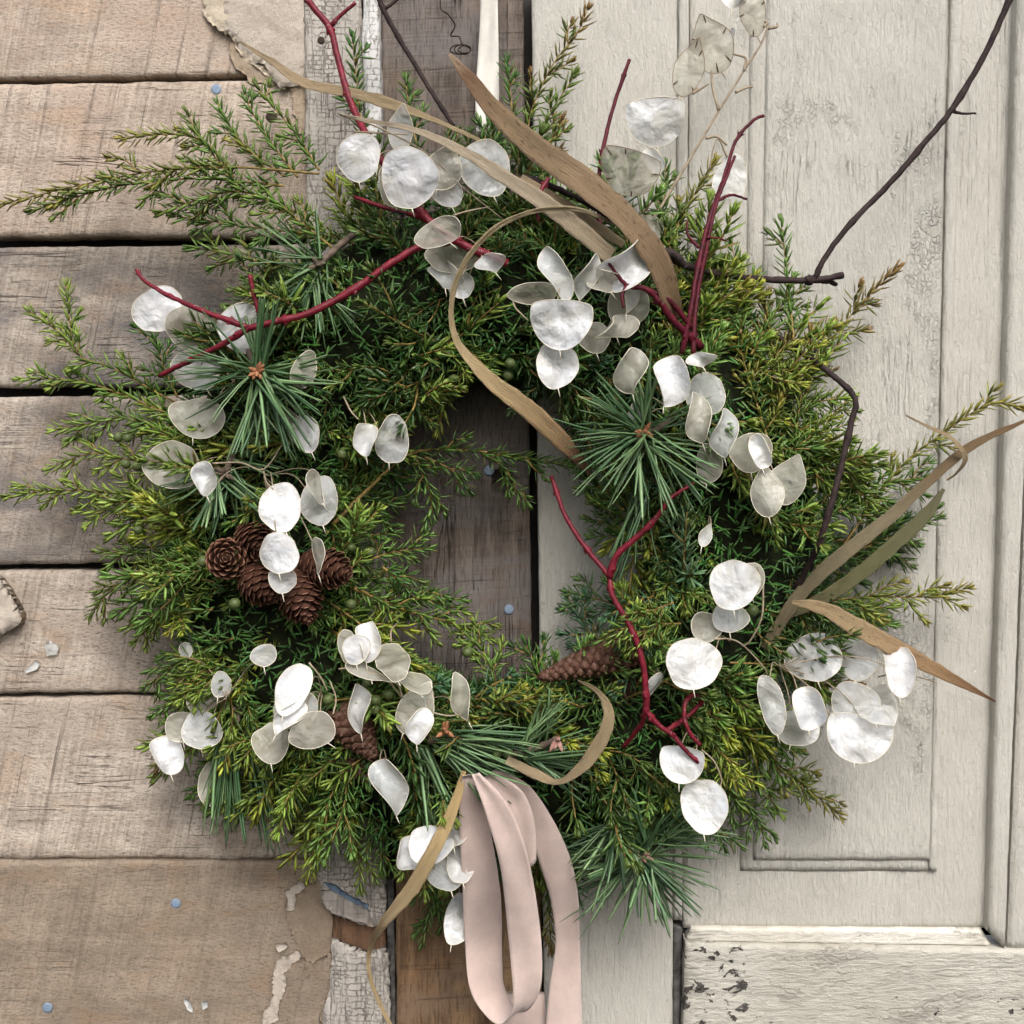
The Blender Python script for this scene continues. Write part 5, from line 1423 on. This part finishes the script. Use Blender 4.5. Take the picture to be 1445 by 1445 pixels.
honesty('cluster of round pearly pods beside the red twig near the top', (600, 240), [
    (506, 222, 58, 64, 0, 'o', 'W', F(d=.115)), (566, 181, 34, 60, -6, 't', 'G', F(d=.105)), (577, 251, 74, 86, 6, 'o', 'W', F(d=.140)), (553, 262, 34, 60, 10, 'o', 'T', F(d=.128)),
    (627, 236, 50, 62, -20, 't', 'T', F(d=.130)), (630, 270, 46, 42, 0, 'o', 'W', F(d=.122)), (685, 237, 70, 74, 0, 'o', 'G', F(d=.122))],
    [[(480, 162, .10), (530, 178, .115), (600, 215, .13), (650, 262, .125), (710, 310, .11)], [(500, 186, .11), (540, 188, .115), (575, 190, .12)]])
honesty('folded beige pods lying over the joint of the long red twig', (690, 360), [
    (620, 328, 68, 36, 28, 'o', 'T', F(d=.138, bend=.5)), (640, 362, 76, 44, 0, 'o', 'T', F(d=.112)), (628, 388, 52, 40, 0, 'c', 'G', F(d=.108)), (650, 402, 40, 36, 0, 'o', 'G', F(d=.104)), (692, 372, 46, 30, 32, 'c', 'G', F(d=.126))],
    [[(640, 304, .13), (660, 298, .128), (690, 292, .12)]])
honesty('flared white pods hanging in the middle below the golden loop', (800, 400), [
    (783, 388, 44, 82, 18, 'c', 'G', F(d=.138)), (752, 414, 62, 32, 0, 'o', 'T', F(d=.125, bend=.3)), (792, 459, 88, 70, -2, 'h', 'W', F(d=.146)), (786, 515, 62, 64, 12, 'o', 'W', F(d=.134))],
    [[(722, 420, .12), (728, 435, .13), (745, 452, .14)]])
honesty('twisted beige pods around the thick red fork', (895, 440), [
    (828, 390, 34, 66, -22, 'c', 'G', F(d=.13)), (880, 376, 74, 76, -28, 'c', 'W', F(d=.137)), (852, 395, 50, 36, 30, 'c', 'T', F(d=.134)), (886, 430, 62, 62, 0, 'o', 'T', F(d=.116)),
    (868, 462, 72, 30, 10, 'c', 'T', F(d=.128)), (838, 476, 48, 42, 0, 'o', 'T', F(d=.105)), (890, 408, 30, 64, -10, 'c', 'G', F(d=.126))])
honesty('half moon pods standing out against the door right of the slim bare twig', (910, 330), [
    (925, 173, 80, 64, 4, 'h', 'W', F(d=0.084)), (886, 244, 84, 62, -16, 'h', 'T', F(d=.112, streak=5)), (922, 228, 30, 40, 20, 'x', 'W', F(d=0.082)), (878, 288, 54, 50, 0, 'o', 'W', F(d=0.086)), (910, 325, 50, 44, 0, 'o', 'T', F(d=0.090))])
honesty('tall bare stem carrying beige pods up the door to the top edge', (920, 325, .08), [
    (1004, 63, 56, 74, 22, 't', 'T', F(d=.060, streak=6)), (973, 97, 40, 72, -18, 't', 'T', F(d=.055, streak=4)), (1063, 18, 32, 58, 12, 'o', 'T', F(d=.058, streak=3)), (1036, 0, 34, 18, 10, 'x', 'W', F(d=.055)), (1032, 50, 12, 20, -30, 'x', 'W', F(d=.05))],
    [[(905, 335, .085), (940, 280, .075), (1000, 180, .065), (1040, 115, .06), (1072, 65, .058), (1084, 36, .058)], [(1050, 100, .06), (1052, 82, .06), (1034, 76, .06)],
     [(1014, 155, .064), (1006, 125, .06), (1004, 100, .058)], [(1084, 40, .058), (1096, 38, .056), (1097, 33, .055)], [(996, 195, .066), (1012, 193, .064), (1026, 205, .064)], [(1038, 130, .06), (1052, 124, .056), (1062, 122, .054)], [(1078, 38, .058), (1083, 32, .058), (1079, 30, .058)], [(985, 125, .056), (978, 132, .057), (1000, 118, .06)]], auto=False, sr=.0013)
honesty('single pale pod behind the pair of upright red shoots', (990, 300, .07), [(1030, 258, 44, 78, -14, 'o', 'G', F(d=.062))], [[(1026, 222, .062), (1012, 196, .064), (1000, 240, .065)]])
honesty('crumpled cream pods heaped above the pine tuft right of the hole', (975, 600), [
    (892, 525, 54, 62, 0, 'c', 'T', F(d=0.144)), (946, 538, 62, 72, -12, 'c', 'W', F(d=0.152)), (988, 508, 46, 22, 20, 'c', 'W', F(d=0.142)), (996, 557, 54, 62, 0, 'o', 'G', F(d=0.132)),
    (985, 590, 42, 74, 10, 'c', 'T', F(d=0.146)), (1020, 610, 46, 66, 0, 'c', 'G', F(d=0.144)), (902, 582, 30, 44, -20, 'o', 'G', F(d=.112)), (1000, 655, 40, 54, 0, 'o', 'T', F(d=0.126))])
honesty('two leaf shaped beige pods beneath a crumpled white scrap at right', (1060, 640), [
    (1060, 638, 56, 56, 0, 'o', 'T', F(d=0.118)), (1072, 638, 32, 50, 10, 'x', 'W', F(d=0.136)), (1082, 694, 46, 70, 5, 't', 'T', F(d=0.134)), (1112, 678, 52, 70, -22, 't', 'T', F(d=0.130))])
honesty('small white pod tip peeking out above the lower right pods', (1000, 740), [(996, 756, 18, 32, -20, 't', 'G')])
honesty('round white pod overlapping a beige one at right, with paler pods below', (1060, 800), [
    (1036, 825, 66, 72, 0, 'o', 'W', F(d=0.150)), (1062, 816, 34, 44, 0, 'o', 'T', F(d=0.140)), (996, 885, 46, 40, 0, 'o', 'T', F(d=0.125)), (1030, 872, 48, 42, 0, 'o', 'G', F(d=0.128))],
    [[(1077, 820, .13), (1075, 870, .135), (1058, 905, .13), (1046, 912, .125)]])
honesty('lone round silvery pod right of the lower red twig', (1030, 905), [(979, 936, 76, 74, 0, 'o', 'W', F(d=.142))], [[(1008, 902, .14), (1030, 902, .135), (1050, 912, .128), (1080, 945, .12), (1080, 958, .115)]])
honesty('drift of pearly pods overhanging the door at lower right', (1100, 940), [
    (1148, 928, 78, 64, 0, 'o', 'G', F(d=0.097)), (1212, 930, 52, 54, 0, 'o', 'G', F(d=0.092)), (1267, 947, 50, 66, -8, 'x', 'W', F(d=0.107)), (1089, 994, 36, 78, 14, 'o', 'G', F(d=0.127)),
    (1142, 1000, 52, 62, 0, 'x', 'W', F(d=0.124)), (1206, 994, 68, 58, 0, 'o', 'G', F(d=0.102)), (1126, 1028, 60, 46, -10, 'o', 'G', F(d=0.107)), (1211, 1043, 86, 64, -8, 'h', 'W', F(d=0.117)), (1238, 992, 22, 50, 0, 'n', 'G', F(d=0.100))],
    [[(1240, 955, .08), (1270, 950, .075), (1320, 962, .07)], [(1180, 1010, .08), (1230, 985, .078), (1255, 1010, .075)]])
honesty('two white pods one above the other by the curled red twig end', (985, 1040), [(962, 1080, 62, 50, -8, 'h', 'W', F(d=.132)), (994, 1137, 66, 70, 0, 'o', 'W', F(d=.134))], [[(990, 1058, .12), (1008, 1075, .12), (1018, 1100, .12), (1015, 1112, .12)]])
honesty('thin pale pod edge beside the short pine cone', (925, 950), [(923, 967, 14, 36, -25, 'n', 'G')])
honesty('bunch of overlapping cream pods at lower left', (455, 985), [
    (413, 972, 44, 78, -20, 'o', 'W', F(d=0.143)), (410, 1000, 46, 58, 0, 'o', 'G', F(d=0.126)), (441, 1031, 64, 50, 30, 'o', 'T', F(d=0.148)), (382, 1047, 52, 58, 0, 'k', 'T', F(d=0.130)),
    (408, 1013, 34, 58, -38, 'c', 'W', F(d=0.148)), (430, 1000, 38, 46, 0, 'o', 'G', F(d=0.133))], [[(436, 935, .13), (452, 955, .128), (462, 975, .125)], [(470, 1008, .135), (474, 985, .13), (465, 960, .12)]])
honesty('pods tucked into the drooping juniper at the far lower left', (320, 985), [
    (284, 1030, 52, 54, 0, 'o', 'G', F(d=0.086)), (258, 1026, 46, 42, 0, 'o', 'T', F(d=0.080)), (236, 1064, 50, 52, 0, 'x', 'W', F(d=0.078)), (299, 1108, 36, 60, 6, 'o', 'T', F(d=0.064)),
    (312, 966, 28, 34, 0, 'o', 'G', F(d=0.096)), (372, 925, 36, 30, 0, 'o', 'G', F(d=0.124)), (262, 918, 18, 24, 0, 'o', 'G', F(d=0.076)), (285, 985, 42, 42, 0, 'o', 'T', F(d=0.076))])
honesty('small rounded pods and a curved slim pod below the largest larch cone', (545, 945), [
    (503, 916, 38, 44, 0, 'o', 'W', F(d=.136)), (518, 905, 42, 56, -10, 'c', 'W', F(d=.126)), (490, 912, 24, 50, 10, 'o', 'T', F(d=.12)), (527, 950, 76, 16, -14, 'n', 'T', F(d=.132)), (554, 930, 20, 46, 16, 'n', 'T', F(d=.13)), (585, 964, 52, 26, -6, 'n', 'T', F(d=.124))],
    [[(478, 944, .13), (495, 944, .133), (540, 955, .13), (570, 988, .125)], [(552, 906, .13), (552, 890, .125), (560, 880, .11)]])
honesty('cup shaped translucent pod near the juniper berries', (520, 960), [(508, 1000, 38, 64, 4, 'c', 'G', F(d=.126))])
honesty('pointed grey pod with a white one inside it and a crescent, above the pine sprig', (610, 985), [
    (587, 1000, 50, 76, -28, 't', 'T', F(d=.130)), (592, 1024, 40, 50, -20, 'x', 'W', F(d=.142)), (650, 984, 34, 70, 16, 'c', 'T', F(d=.134))], [[(612, 1006, .135), (632, 1010, .136), (650, 1008, .134)], [(568, 985, .13), (562, 960, .128), (566, 940, .124)]])
honesty('lone bluish grey pod below the brown pine cone', (545, 1070), [(549, 1109, 54, 76, 14, 'c', 'G', F(d=.126))])
honesty('white pods gathered left of the pink ribbon', (640, 1150), [
    (580, 1203, 54, 46, 12, 'x', 'W', F(d=0.110)), (607, 1193, 58, 56, 0, 'o', 'W', F(d=0.118)), (640, 1172, 36, 44, 0, 'o', 'G', F(d=0.112)), (632, 1226, 54, 58, 0, 'o', 'G', F(d=0.102)), (606, 1218, 40, 40, 0, 'o', 'G', F(d=0.098)), (650, 1215, 40, 60, 0, 'o', 'G', F(d=0.100))])
honesty('single white pod half hidden by the left edge of the pink ribbon', (650, 1240, .045), [(648, 1297, 42, 66, -12, 'o', 'W', F(d=0.070))])
